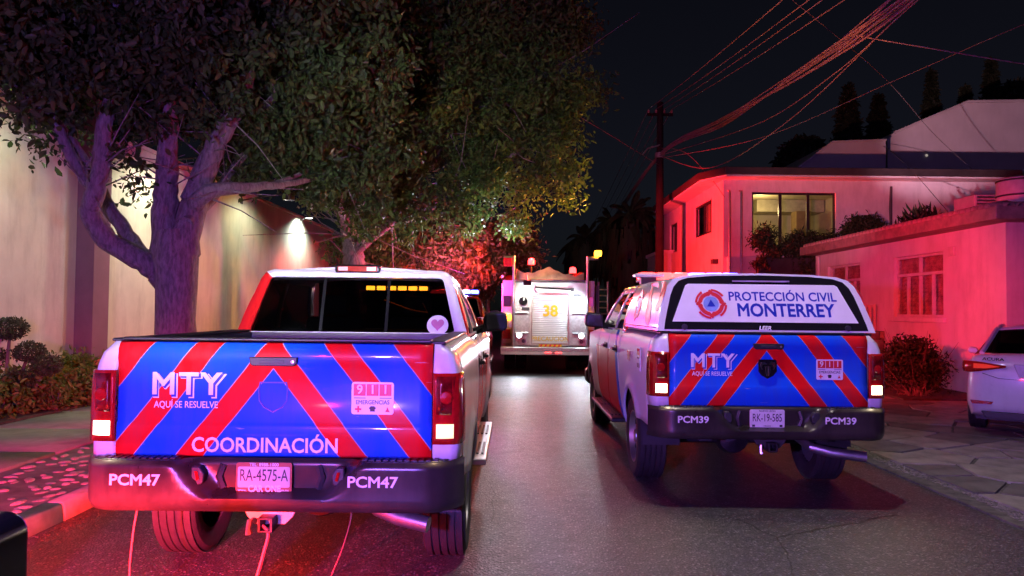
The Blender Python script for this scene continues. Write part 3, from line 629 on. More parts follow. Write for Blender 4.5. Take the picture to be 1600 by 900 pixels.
def pickup(root, cap=False, unit='PCM47', plate='RA-4575-A', body=None, simple=False, wrap=True):
    body = body or WHITE; side_m = (LIV if cap else LIV2) if wrap else body; tail_m = CHEV if wrap else body
    AR, AF, RA = 1.2, 4.78, .475
    def zbot(y):
        z = .46 if y > .9 else .64
        for a in (AR, AF):
            if abs(y-a) < RA: z = max(z, .40+math.sqrt(RA*RA-(y-a)**2))
        return z
    def sp(s_, y0, y1, ztop, name, mat, ny, taper=0):
        def fn(u, v):
            y = y0+(y1-y0)*u; zb = zbot(y); zt = ztop(y); z = zb+(zt-zb)*v
            x = prof_x(z)
            for a in (AR, AF):
                d = math.hypot(y-a, z-.4)-RA
                if -.01 < d < .2: x += .028*math.exp(-(d/.07)**2)
            if y > 5.0: x -= .30*((y-5.0)/.78)**2.2
            return (s_*x, y, z)
        return MB().grid(fn, ny, 14).build(name, mat, root, smooth=.7, solid=.03)
    for s_ in (-1, 1):
        sp(s_, .30, 1.985, lambda y: 1.44, 'bed_side', side_m, 44)
        d1 = sp(s_, 2.0, 2.86, lambda y: 1.41, 'door', side_m, 22); d2 = sp(s_, 2.875, 3.86, lambda y: 1.40, 'door', side_m, 12)
        sp(s_, 3.875, 5.74, lambda y: 1.39-.14*max(0,(y-4)/1.74), 'front_fender', side_m, 46)
        for d, yy in ((d1, 2.18), (d2, 3.02)):
            MB().tube([(s_*.99,yy,1.2),(s_*1.03,yy+.02,1.2),(s_*1.03,yy+.2,1.2),(s_*.99,yy+.22,1.2)], .016).build('door_handle', BLACKP, d)
            MB().box(min(s_*.985,s_*1.004), max(s_*.985,s_*1.004), yy-.005, yy+.225, 1.165, 1.24).build('handle_cup', TRIM, d, bevel=.004)
        # rear corner with tail lamp
        pl = [(.845,.135),(.90,.135),(.945,.142),(.975,.165),(.99,.20),(.996,.25),(.999,.31)]
        def cf(off, z0, z1, nz=8):
            def fn(u, v):
                k = u*(len(pl)-1); i = min(int(k), len(pl)-2); f = k-i
                x = pl[i][0]+(pl[i+1][0]-pl[i][0])*f; y = pl[i][1]+(pl[i+1][1]-pl[i][1])*f; z = z0+(z1-z0)*v
                r = prof_x(z); x = .845+(x-.845)*((r-.845)/(1-.845)); y += max(0,(z-1.30))*.35
                return (s_*(x+off*.6*(x>.93)), y-off, z)
            return fn
        cp = MB().grid(cf(0, .83, 1.44), 18, 10).build('corner_panel', body, root, smooth=.8, solid=.03)
        tl = MB().grid(cf(.016, .912, 1.288), 18, 8).build('tail_lamp', LENSR, root, smooth=.8, solid=.03)
        inset = [(.865,.135),(.92,.138),(.955,.15),(.975,.172)]
        def lf(off, z0, z1):
            def fn(u, v):
                k = u*3; i = min(int(k),2); f = k-i; x = inset[i][0]+(inset[i+1][0]-inset[i][0])*f; y = inset[i][1]+(inset[i+1][1]-inset[i][1])*f
                return (s_*x, y-off, z0+(z1-z0)*v)
            return fn
        MB().grid(lf(.022, 1.07, 1.272), 6, 4).build('brake_lens', LENSD, tl, smooth=.8, solid=.012)
        MB().grid(lf(.0245, .945, 1.02), 6, 3).build('reverse_lens', (REV if (cap or s_ < 0) else REVW), tl, smooth=.8, solid=.012)
        MB().lathe([(0,-.01),(.03,-.008),(.036,.0)], (s_*.915,.118,1.16), 'y', 16).build('bulb_reflector', LENSR, tl)
        # bed rail cap, inner bed side
        MB().box(min(s_*.79,s_*.905), max(s_*.79,s_*.905), .19, 1.98, 1.437, 1.456).build('bed_rail_cap', BLACKP, root, bevel=.01)
        # running board
        rb = MB().box(min(s_*.86,s_*1.07), max(s_*.86,s_*1.07), 2.05, 4.0, .40, .45).build('running_board', STEEL if not cap else BLACKP, root, bevel=.015)
        for k in range(2):
            y0 = 2.25+k*.95
            for j in range(4): MB().box(min(s_*(.90+.04*j),s_*(.92+.04*j)), max(s_*(.90+.04*j),s_*(.92+.04*j)), y0, y0+.5, .451, .462).build('step_pad', BLACKP, rb)
        # mirror
        mr = MB(); mr.prism([(s_*.97,1.41),(s_*1.19,1.42),(s_*1.22,1.455),(s_*1.21,1.585),(s_*1.17,1.61),(s_*1.02,1.60),(s_*.98,1.57)], 'y', 3.52, 3.70)
        mo = mr.build('mirror', BLACKP, root, bevel=.03, seg=3)
        MB().box(min(s_*1.005,s_*1.195), max(s_*1.005,s_*1.195), 3.505, 3.517, 1.44, 1.58).build('mirror_glass', M('mirror', (.05,.05,.06), .08, metal=.3), mo, bevel=.02)
        MB().tube([(s_*.90,3.66,1.40),(s_*.96,3.64,1.44),(s_*1.02,3.62,1.45)], [.05,.04,.04], 8).build('mirror_arm', BLACKP, mo)
        # headlight
        MB().grid(lambda u, v: (s_*(.55+.30*u), 5.76-.12*u*u, .95+.2*v), 6, 4).build('headlight', CLEARG if False else STEEL, root, solid=.03)
        for a in (AR, AF): wheel(root, s_*.845, a, .4, .275, s_)
    # tailgate
    zs = [.832,.85,.985,1.005,1.02,1.3,1.325,1.35,1.405,1.432,1.444]; ys = [.012,.0,.0,.004,.012,.012,.006,.0,.004,.02,.045]
    tg = MB(); nx = 24
    vs = [(-.838+1.676*i/nx, .135+y, z) for i in range(nx+1) for z, y in zip(zs, ys)]; k = len(zs)
    tg.add(vs, [(i*k+j, (i+1)*k+j, (i+1)*k+j+1, i*k+j+1) for i in range(nx) for j in range(k-1)])
    tgo = tg.build('tailgate', tail_m, root, smooth=.9, solid=.06)
    MB().box(-.83, .83, .165, .235, 1.446, 1.464).build('tailgate_cap', BLACKP, root, bevel=.008)
    hb = MB().prism([(-.135,1.366),(.125,1.366),(.118,1.33),(.105,1.318),(-.115,1.318),(-.128,1.33)], 'y', .112, .139).build('tailgate_handle', BLACKP, tgo, bevel=.006)
    MB().box(-.075, .055, .106, .1115, 1.334, 1.352).build('grip', TRIM, hb, bevel=.003)
    MB().lathe([(0,-.004),(.009,-.003),(.01,0)], (.098,.112,1.341), 'y', 12).build('lock', STEEL, hb)
    sh = [(-.082,1.232),(.062,1.232),(.070,1.20),(.066,1.13),(.04,1.095),(-.01,1.068),(-.06,1.095),(-.086,1.13),(-.09,1.20)]
    yb = .147
    if wrap and cap:
        em = MB().prism(sh, 'y', yb-.018, yb-.001).build('badge', GLOSSB, tgo, bevel=.006)
        ramh = MB()
        for s_ in (-1, 1):
            c = lambda x, z: (-.01+s_*x, z)
            ramh.prism([c(.004,1.19),c(.028,1.215),c(.058,1.21),c(.066,1.18),c(.055,1.15),c(.038,1.145),c(.05,1.165),c(.046,1.185),c(.03,1.19)], 'y', yb-.026, yb-.0185)
            ramh.prism([c(.003,1.178),c(.024,1.175),c(.02,1.12),c(.012,1.095),c(.003,1.09)], 'y', yb-.025, yb-.0185)
        ramh.build('badge_relief', CHROME, em, bevel=.002)
    elif wrap:
        i_ = [(-.01+(x+.01)*.93, 1.155+(z-1.155)*.93) for x, z in sh]
        rg = MB(); rg.ring([(x,yb-.003,z) for x,z in sh], [(x,yb-.006,z) for x,z in i_]); rg.ring([(x,yb-.006,z) for x,z in i_], [(-.01+(x+.01)*.97,yb-.002,1.155+(z-1.155)*.97) for x,z in i_])
        rg.build('badge_outline', M('wrapped badge edge', (.2,.2,.5), .2, coat=.8), tgo)
    if wrap:
        yt = yb-.0016
        OUT = text('MTY', .175, LETW, tgo, (-.472+.008,yt+.0003,1.205-.006), weight=.035, sx=1.05, sp=1.12, name='logo_shadow')
        text('MTY', .170, M('wrap blue gap', (.03,.05,.5), .3) if not cap else BLUEP, tgo, (-.472+.003,yt-.0006,1.205-.002), weight=.028, sx=1.05, sp=1.145, name='logo_gap')
        text('MTY', .165, LETW, tgo, (-.478,yt-.0013,1.212), weight=.022, sx=1.05, sp=1.17, name='logo_lettering')
        text('AQUÍ SE RESUELVE', .05, LETW, tgo, (-.475,yt,1.105), weight=.012, sx=.82, name='slogan_lettering')
        if not cap: text('COORDINACIÓN', .108, LETW, tgo, (-.045,.1335,.893), weight=.022, sx=.91, name='unit_lettering')
        # emergency sticker
        def rr(x0, x1, z0, z1, r=.014):
            out = []
            for cx, cz, a0 in ((x1-r,z1-r,0),(x0+r,z1-r,90),(x0+r,z0+r,180),(x1-r,z0+r,270)):
                for q in (0,30,60,90): out.append((cx+r*math.cos(R_(a0+q)), cz+r*math.sin(R_(a0+q))))
            return out
        st = MB().prism(rr(.408,.634,1.064,1.236), 'y', yt-.001, yt+.0025).build('emergency_sticker', LETW, tgo)
        for k in range(3):
            x0 = .420+k*.0685; MB().box(x0, x0+.064, yt-.0025, yt-.0012, 1.163, 1.226).build('digit_square', LETR, st)
            text('911'[k], .068, LETW, st, (x0+.032, yt-.003, 1.195), weight=.012, name='digit')
        MB().box(.421,.484,yt-.0025,yt-.0012,1.150,1.153).box(.559,.622,yt-.0025,yt-.0012,1.150,1.153).build('rule_line', LETK, st)
        text('EMERGENCIAS', .031, LETK, st, (.521,yt-.0015,1.128), weight=.012, sx=.9)
        MB().box(.428,.462,yt-.0025,yt-.0012,1.087,1.097).box(.440,.450,yt-.0028,yt-.0014,1.075,1.109).build('red_cross', LETR, st)
        MB().prism([(.502,1.098),(.512,1.108),(.53,1.108),(.54,1.098),(.533,1.09),(.534,1.08),(.508,1.08),(.509,1.09)], 'y', yt-.0025, yt-.0012).build('police_badge', LETK, st)
        MB().prism([(.588,1.078),(.614,1.078),(.607,1.09),(.601,1.106),(.595,1.09)], 'y', yt-.0025, yt-.0012).build('flame_symbol', LETR, st)
    # bumper: grid in (x,z) with recessed middle, wrapped ends
    def by(x, z):
        ax = abs(x); hw = .30+.16*(z-.655)/.175; d = 1-1/(1+math.exp(-(ax-hw)/.014)) if z > .63 else 0
        k = min(1, max(0, (z-.645)/.03)); y = .105*d*k
        if ax > .78: y += .20*((ax-.78)/.235)**2.6
        y += .05*max(0, (.63-z)/.05)**2*.6
        if z > .80: y += .03*((z-.80)/.035)**2
        y += .006*math.cos((z-.7)*12)
        return y
    bz = [.572,.585,.605,.63,.645,.655,.665,.68,.72,.77,.795,.808,.82,.832]
    bx = [-1.012+2.024*i/92 for i in range(93)]
    bm = MB(); k = len(bz); bm.add([(x, by(x,z), z) for x in bx for z in bz], [(i*k+j,(i+1)*k+j,(i+1)*k+j+1,i*k+j+1) for i in range(92) for j in range(k-1)])
    bm.add([p for x in bx for p in ((x, by(x,.832), .832), (x, max(.16, by(x,.832)+.03), .828))], [(2*i,2*i+2,2*i+3,2*i+1) for i in range(92)])
    bm.add([p for x in bx for p in ((x, by(x,.572), .572), (x, max(.2, by(x,.572)+.03), .60))], [(2*i,2*i+2,2*i+3,2*i+1) for i in range(92)])
    bo = bm.build('rear_bumper', BUMPD, root, smooth=.9)
    for s_ in (-1, 1):
        x0, x1 = sorted((s_*.47, s_*.93)); MB().grid(lambda u, v: (x0+(x1-x0)*u, max(by(x0+(x1-x0)*u,.832)+.012+.10*v,.02), .8345), 20, 1).build('step_tread', BLACKP, bo, solid=.004)
        for q in range(11): MB().box(s_*(.5+.037*q)-.012, s_*(.5+.037*q)+.012, max(by(s_*(.5+.037*q),.832),.02)+.03, max(by(s_*(.5+.037*q),.832),.02)+.09, .8346, .841).build('tread_stud', BLACKP, bo)
        MB().prism([(s_*.40,.80),(s_*.355,.80),(s_*.33,.76),(s_*.335,.71),(s_*.365,.70),(s_*.40,.74)], 'y', .045, .112).build('bumper_pocket', TRIM, bo, bevel=.01)
        if not cap: MB().prism([(s_*.378,.778),(s_*.362,.778),(s_*.352,.735),(s_*.366,.73)], 'y', .038, .0445).build('reflector', LENSR, bo)
        if wrap: text(unit, .078, LETW, bo, ((-.67 if s_ < 0 else .552), .0035, .735), weight=.026, sx=1.12, rot=(math.pi/2, 0, 0), name='unit_number')
        MB().tube([(s_*.25,.108,.80),(s_*.27,.1,.74),(s_*.25,.108,.68)], .02, 6).build('plate_lamp_housing', TRIM, bo)
    po = MB().prism(rr(-.176,.116,.662,.816) if wrap else [(-.15,.66),(.15,.66),(.15,.81),(-.15,.81)], 'y', .082, .088).build('number_plate', PLATE if cap else M('plate frame', (.5,.12,.06), .5), bo)
    if wrap:
        if cap:
            text('NUEVO LEÓN', .022, LETK, po, (-.03,.081,.803), weight=.01); text(plate, .092, LETK, po, (-.03,.0808,.745), weight=.004, sx=.62)
            text('MÉXICO', .016, LETK, po, (-.03,.081,.678), weight=.01)
            for s_ in (-1,1): MB().box(-.03+s_*.115-.012, -.03+s_*.115+.012, .0808, .0815, .672, .69).build('sticker_mark', LETK, po)
        else:
            MB().prism(rr(-.166,.106,.687,.795,.008), 'y', .079, .0815).build('plate_face', M('plate face cream', (.75,.6,.48), .5, var=.08), po)
            text('TEL: 8988-1000', .024, LETW, po, (-.03,.081,.805), weight=.012); text(plate, .088, LETK, po, (-.03,.0775,.748), weight=.003, sx=.63)
            text('CAR ONE', .046, LETW, po, (-.025,.076,.681), weight=.03, sx=.85); text('www.', .02, LETW, po, (-.14,.0775,.674), weight=.01); text('.com.mx', .02, LETW, po, (.075,.0775,.674), weight=.01, sx=.8)
    # bed
    bd = MB(); bd.box(-.80,.80,.2,1.98,.84,.87); bd.box(-.80,-.77,.2,1.98,.87,1.436); bd.box(.77,.80,.2,1.98,.87,1.436); bd.box(-.8,.8,1.95,1.985,.86,1.436)
    bd.build('bed_liner', BLACKP, root)
    # cab
    cb = MB(); cb.box(-.91,.91,2.0,2.05,.8,1.402); cb.build('cab_back', body, root, bevel=.01)
    ybk = lambda z: 2.02+(z-1.40)*.36
    O = [(-.915,ybk(1.40),1.40),(.915,ybk(1.40),1.40),(.90,ybk(1.46),1.46),(.775,ybk(1.86),1.86),(.74,ybk(1.915),1.915),(.68,ybk(1.935),1.935),(-.68,ybk(1.935),1.935),(-.74,ybk(1.915),1.915),(-.775,ybk(1.86),1.86),(-.90,ybk(1.46),1.46)]
    I = [(-.80,ybk(1.435),1.435),(.80,ybk(1.435),1.435),(.805,ybk(1.46),1.46),(.705,ybk(1.845),1.845),(.69,ybk(1.87),1.87),(.66,ybk(1.876),1.876),(-.66,ybk(1.876),1.876),(-.69,ybk(1.87),1.87),(-.705,ybk(1.845),1.845),(-.805,ybk(1.46),1.46)]
    cr = MB(); cr.ring(O, I); cr.m = [1 if (i >= 7 and wrap) else 0 for i in range(len(cr.f))]; cr.build('rear_frame', [body, REDP], root, smooth=.5, solid=.02)
    gw = MB(); gw.add([(x,y+.012,z) for x,y,z in I], [tuple(range(10))]); rw = gw.build('rear_window', DARKG, root, smooth=0)
    for xs_ in (-.26, .26):
        bz_ = MB(); bz_.add([(xs_-.012,ybk(1.44)+.005,1.44),(xs_+.012,ybk(1.44)+.005,1.44),(xs_+.012,ybk(1.87)+.005,1.87),(xs_-.012,ybk(1.87)+.005,1.87)], [(0,1,2,3)])
        bz_.build('slider_rail', GLOSSB, rw, smooth=0)
    yf = lambda u: 2.18+(3.46-2.18)*u
    def roof(u, v):
        x = -.72+1.44*u; y = ybk(1.935)+(3.5-ybk(1.935))*v
        return (x*(1-.03*v), y, 1.93+.045*(1-(abs(x)/.72)**2.4)-.03*max(0,(v-.7)/.3)**2-.012*max(0,(.15-v)/.15)**2)
    MB().grid(roof, 20, 12).build('roof', body, root, smooth=.9, solid=.03)
    for s_ in (-1, 1):
        A = Vector((s_*.915,2.02,1.40)); B = Vector((s_*.905,4.30,1.385)); Cc = Vector((s_*.70,3.5,1.925)); D = Vector((s_*.735,ybk(1.92),1.92))
        def SF(u, v):
            p = (A*(1-u)+B*u)*(1-v)+(D*(1-u)+Cc*u)*v; p.x += s_*.03*math.sin(math.pi*v); return p
        us = [0,.13,.40,.445,.90,1.0]; vv = [0,.05,.86,1.0]
        pm_ = MB(); cpil = MB()
        for i in range(5):
            for j in range(3):
                if j == 1 and i in (1, 3): continue
                g = cpil if i == 0 else pm_
                g.grid(lambda u, v: SF(us[i]+(us[i+1]-us[i])*u, vv[j]+(vv[j+1]-vv[j])*v), 3, 3)
        pm_.build('window_frame', GLOSSB if not wrap else body, root, smooth=.8, solid=.02); cpil.build('rear_pillar', REDP if wrap else body, root, smooth=.8, solid=.02)
        for i in (1, 3): MB().grid(lambda u, v: SF(us[i]+(us[i+1]-us[i])*u, .05+.81*v)-Vector((s_*.012,0,0)), 3, 4).build('side_window', DARKG, root, smooth=.8)
    MB().quad((-.86,4.28,1.39),(.86,4.28,1.39),(.66,3.5,1.92),(-.66,3.5,1.92)).build('windshield', DARKG, root, smooth=0)
    MB().grid(lambda u, v: (-.93+1.86*u, 4.25+1.5*v-.12*(2*u-1)**2*v, 1.385-.15*v*v+.03*(1-(2*u-1)**2)-.04*abs(2*u-1)**6), 16, 10).build('hood', body, root, smooth=.9, solid=.03)
    MB().prism([(-.72,1.2),(.72,1.2),(.70,.95),(.55,.72),(-.55,.72),(-.70,.95)], 'y', 5.60, 5.76).build('grille', BLACKP, root, bevel=.03)
    MB().prism([(-1,.72),(1,.72),(1,.5),(.8,.42),(-.8,.42),(-1,.5)], 'y', 5.55, 5.82).build('front_bumper', BUMPD, root, bevel=.05)
    # interior
    MB().box(-.85,.85,2.1,4.2,.75,.8).build('cabin_floor', SEAT, root)
    for sx_ in (-.38,.38):
        MB().box(sx_-.27,sx_+.27,3.0,3.14,.9,1.55).build('front_seat', SEAT, root, bevel=.05); MB().box(sx_-.13,sx_+.13,3.02,3.12,1.57,1.75).build('headrest', SEAT, root, bevel=.04)
    MB().box(-.75,.75,2.22,2.36,.9,1.46).build('rear_seat', SEAT, root, bevel=.05)
    # underbody
    ub = MB(); ub.box(-.55,-.45,.25,5.4,.52,.66); ub.box(.45,.55,.25,5.4,.52,.66); ub.box(-.8,.8,1.9,4.4,.48,.62); ub.box(-.45,.45,.3,.36,.55,.66); ub.box(-.82,.82,4.2,5.5,.6,1.1)
    ub.build('chassis', BLACKP, root)
    ax_ = MB(); ax_.tube([(-.72,AR,.4),(.72,AR,.4)], .06, 10); ax_.lathe([(0,-.16),(.14,-.1),(.17,0),(.14,.1),(0,.16)], (0,AR,.4), 'y', 16); ax_.build('rear_axle', BLACKP, root)
    for s_ in (-1, 1):
        for a in (AR, AF):
            wl = MB(); wl.grid(lambda u, v: (s_*(.62+.34*v), a+.49*math.cos(math.pi*u), .40+.49*math.sin(math.pi*u)), 14, 1)
            wl.build('wheel_arch_liner', BLACKP, root, smooth=.9)
    # hitch
    hi = MB(); hi.prism([(-.14,.57),(.14,.57),(.12,.53),(.08,.49),(-.08,.49),(-.12,.53)], 'y', .10, .125); hi.build('hitch_bracket', STEEL if not cap else TRIM, root, bevel=.004)
    hr = MB()
    for bx0 in ((-.035,-.028),(.028,.035)): hr.box(bx0[0]-.004,bx0[1]+.004,.02,.3,.47,.545)
    hr.box(-.031,.031,.02,.3,.47,.48); hr.box(-.031,.031,.02,.3,.535,.545); hr.build('hitch_receiver', BLACKP, root, bevel=.003)
    MB().tube([(-.09,.06,.525),(-.095,.05,.48),(-.09,.05,.455)], [.016,.014,.022], 8).build('tow_pin', STEEL, root)
    MB().lathe([(0,0),(.36,0),(.38,.05),(.38,.18),(.3,.22),(0,.22)], (0,.62,.56), 'z', 24).build('spare_wheel', RUBBER, root)
    ex = [(.40,1.7,.5),(.40,1.2,.62),(.42,.75,.52),(.50,.48,.43),(.66,.42,.40),(.93,.36,.375)] if cap else [(.40,1.7,.5),(.40,1.2,.62),(.42,.75,.54),(.50,.48,.47),(.62,.44,.44),(.80,.40,.41)]
    MB().tube(ex, [.035,.035,.035,.04,.045,.046], 12).build('tailpipe', STEEL, root)
    # third brake lamp
    cl = MB().box(-.185,.185,ybk(1.93)-.035,ybk(1.93)+.06,1.915,1.985).build('high_brake_lamp', GLOSSB, root, bevel=.018)
    MB().box(-.16,.16,ybk(1.93)-.041,ybk(1.93)-.0355,1.928,1.972).build('lens', LENSR, cl, bevel=.002)
    for s_ in (-1,1): MB().box(s_*.115-.038,s_*.115+.038,ybk(1.93)-.045,ybk(1.93)-.0415,1.934,1.966).build('cargo_lens', M('cargo lamp lens', (.75,.6,.6), .12, coat=.8), cl, bevel=.002)
    return root
def lightbar(root, x0, x1, y, z, strengths=1.0, lights=True):
    lb = MB().box(x0, x1, y-.14, y+.14, z, z+.03).build('lightbar', TRIM, root, bevel=.01)
    n = 6; w_ = (x1-x0)/n
    for k in range(n):
        m_ = REDL if k < n/2 else BLUEL
        MB().box(x0+k*w_+.01, x0+(k+1)*w_-.01, y-.13, y+.13, z+.031, z+.12).build('lamp_module', m_, lb, bevel=.02)
    return lb
# ---- left truck
LT = thing('pickup_truck', 'white civil protection pickup with open bed marked COORDINACIÓN and PCM47', 'pickup truck', (-1.26, 3.80, .0))
pickup(LT, False)
yb = 2.30
ab = MB().box(.03,.58,yb+.04,yb+.10,1.775,1.825).build('amber_light_bar', BLACKP, LT, bevel=.008)
for k in range(6):
    x0 = .045+.088*k; MB().box(x0, x0+.07, yb+.022, yb+.0395, 1.783, 1.817).build('amber_module', AMBERB, ab, bevel=.004)
rw = [c for c in LT.children if c.name.startswith('rear_window')][0]
stk = MB(); stk.lathe([(0,0),(.085,0),(.085,.003),(0,.003)], (0,0,0), 'z', 24); so_ = stk.build('round_sticker', M('sticker pale', (.7,.65,.8), .5), rw); so_.location = (.67, 2.02+.115*.36-.004, 1.50); so_.rotation_euler = (R_(90-20),0,0)
hm = MB(); hp = [(.055*math.sin(a)**3*.95, .0035*(13*math.cos(a)-5*math.cos(2*a)-2*math.cos(3*a)-math.cos(4*a))+.008) for a in [6.283*k/28 for k in range(28)]]
hm.prism(hp, 'z', .004, .006); ho = hm.build('heart_print', M('heart print', (.5,.15,.35), .5), so_)
lb_ = MB().tube([(.2,2.30,1.70),(.42,2.32,1.62),(.56,2.32,1.60),(.52,2.3,1.68)], .006, 5).build('wire_loop', M('orange wire', (.6,.2,.05), .5), LT)
# cables hanging under the bumper
def drop(label, pts_, r=.007): 
    n_ = thing('hanging_cable', label, 'cable', (0,0,0)); return n_
for lab, pts_, r in (('red-lit cable hanging from the tow hitch down to the road', [(-.02,.05,.50),(.015,.03,.46),(.0,.0,.36),(-.03,-.05,.2),(-.05,-.12,.03),(-.2,-.35,.012),(-.5,-.5,.012)], .009),
                     ('thin strap hanging beneath the left end of the dark bumper', [(-.70,.12,.60),(-.715,.1,.45),(-.72,.08,.25),(-.69,.03,.06),(-.68,-.1,.012),(-.75,-.25,.012)], .005),
                     ('thin wire dangling below the right half of the bumper', [(.43,.12,.60),(.42,.1,.5),(.38,.1,.36),(.32,.1,.2),(.31,.08,.06),(.36,.0,.012)], .0035)):
    o = MB(); P_ = [Vector(p) for p in pts_]; sm = []
    for i in range(len(P_)-1):
        for k in range(6):
            f = k/6; p0 = P_[max(i-1,0)]; p1 = P_[i]; p2 = P_[i+1]; p3 = P_[min(i+2,len(P_)-1)]
            sm.append(.5*((2*p1)+(p2-p0)*f+(2*p0-5*p1+4*p2-p3)*f*f+(3*p1-p0-3*p2+p3)*f**3))
    o.tube(sm, r, 6); q = o.build('hanging_cable', M('cable sheath', (.35,.1,.08), .5)); q.location = LT.location; tag(q, lab, 'cable')

# ---- right truck with canopy
RT = thing('pickup_truck', 'civil protection pickup with white canopy and open road side, marked PCM39', 'pickup truck', (2.18, 6.12, .0))
RT['label'] = 'pickup with white bed canopy lettered PROTECCIÓN CIVIL MONTERREY, unit PCM39'
pickup(RT, True, 'PCM39', 'RK-19-585')
sec = [(.935,1.464),(.925,1.52),(.895,1.64),(.855,1.78),(.82,1.86),(.77,1.915),(.68,1.945),(.45,1.965),(0,1.975)]
sec = [(-x,z) for x,z in sec] + [(x,z) for x,z in sec[::-1][1:]]
TL = .36; yr = lambda z: .19+(z-1.464)*TL
cp = MB(); n = len(sec)
cp.add([(x*(1 if k == 0 else 1), (yr(z) if k == 0 else 1.98-.05*max(0,(z-1.8))), z) for k in (0,1) for x, z in sec], [(i, i+1, n+i+1, n+i) for i in range(n-1)] + [tuple(range(n,2*n))])
def inn(k, lift=0): return [(x*k, yr(1.70+(z-1.70)*k), 1.70+(z-1.70)*k) for x, z in sec]
cap = cp.build('bed_canopy', WHITE, RT, smooth=.7)
c2 = MB(); c2.ring([(x,yr(z),z) for x,z in sec], inn(.93)); c2.build('canopy_rear_frame', WHITE, cap, smooth=.5)
c3 = MB(); c3.add([(x,y-.004,z) for x,y,z in inn(.935)], [tuple(range(n))]); dg_ = c3.build('rear_glass', GLOSSB, cap, smooth=0)
pn = [(-.80,1.545),(.80,1.545),(.665,1.86),(.64,1.875),(-.64,1.875),(-.665,1.86)]
c4 = MB(); c4.prism(pn, 'y', -.003, .001)
wp = c4.build('white_wrap_panel', LETW, dg_)
for v in wp.data.vertices: v.co.y += yr(v.co.z)-.006
TR = (R_(90)-math.atan(TL), 0, 0)
def onr(x, z, off=.011): return (x, yr(z)-off, z)
text('PROTECCIÓN CIVIL', .115, LETB, dg_, onr(.17,1.765), TR, weight=.02, sx=.92)
text('MONTERREY', .165, LETB, dg_, onr(.185,1.645), TR, weight=.03, sx=.88)
text('LEER', .05, LETW, dg_, onr(-.01,1.495,.007), TR, weight=.03, shear=.25)
MB().box(-.25,.25,yr(1.905)-.018,yr(1.905)-.008,1.897,1.909).build('brake_light_strip', M('strip lens', (.5,.4,.5), .2), dg_)
for s_ in (-1,1): MB().lathe([(0,-.02),(.025,-.018),(.025,.0)], (s_*.70,yr(1.5)-.004,1.50), 'y', 12).build('latch', TRIM, dg_)
# emblem: swirl ring, pale disc, blue triangle
def arc(r0, r1, a0, a1, n_=8):
    return [(r0*math.cos(a0+(a1-a0)*k/n_), r0*math.sin(a0+(a1-a0)*k/n_)) for k in range(n_+1)] + [(r1*math.cos(a1-(a1-a0)*k/n_), r1*math.sin(a1-(a1-a0)*k/n_)) for k in range(n_+1)]
def emblem(parent, loc, rot, sc):
    e = MB()
    for k in range(4):
        a = R_(90*k+20); e.prism(arc(.082,.118,a,a+R_(58)), 'z', 0, .002); e.prism(arc(.126,.146,a+R_(14),a+R_(66)), 'z', 0, .002)
        q = a+R_(58); e.prism([(.082*math.cos(q),.082*math.sin(q)),(.118*math.cos(q),.118*math.sin(q)),(.14*math.cos(q+.22),.14*math.sin(q+.22)),(.13*math.cos(q+.35),.13*math.sin(q+.35)),(.105*math.cos(q+.26),.105*math.sin(q+.26))], 'z', .0003, .0023)
        q = a-R_(8); e.prism([((.1+.022*math.cos(z))*math.cos(q)-.022*math.sin(z)*math.sin(q), (.1+.022*math.cos(z))*math.sin(q)+.022*math.sin(z)*math.cos(q)) for z in [6.283*i/10 for i in range(10)]], 'z', .0005, .0026)
    o = e.build('emblem', LETR, parent, smooth=0); o.location = loc; o.rotation_euler = rot; o.scale = (sc,sc,1)
    d = MB(); d.lathe([(0,.002),(.07,.002),(.07,.0)], (0,0,0), 'z', 28); d.build('emblem_disc', M('pale blue print', (.25,.4,.75), .4), o)
    MB().prism([(-.038,-.026),(.038,-.026),(0,.042)], 'z', .0025, .004).build('emblem_triangle', LETB, o)
    return o
emblem(dg_, onr(-.455,1.70,.012), TR, .95)
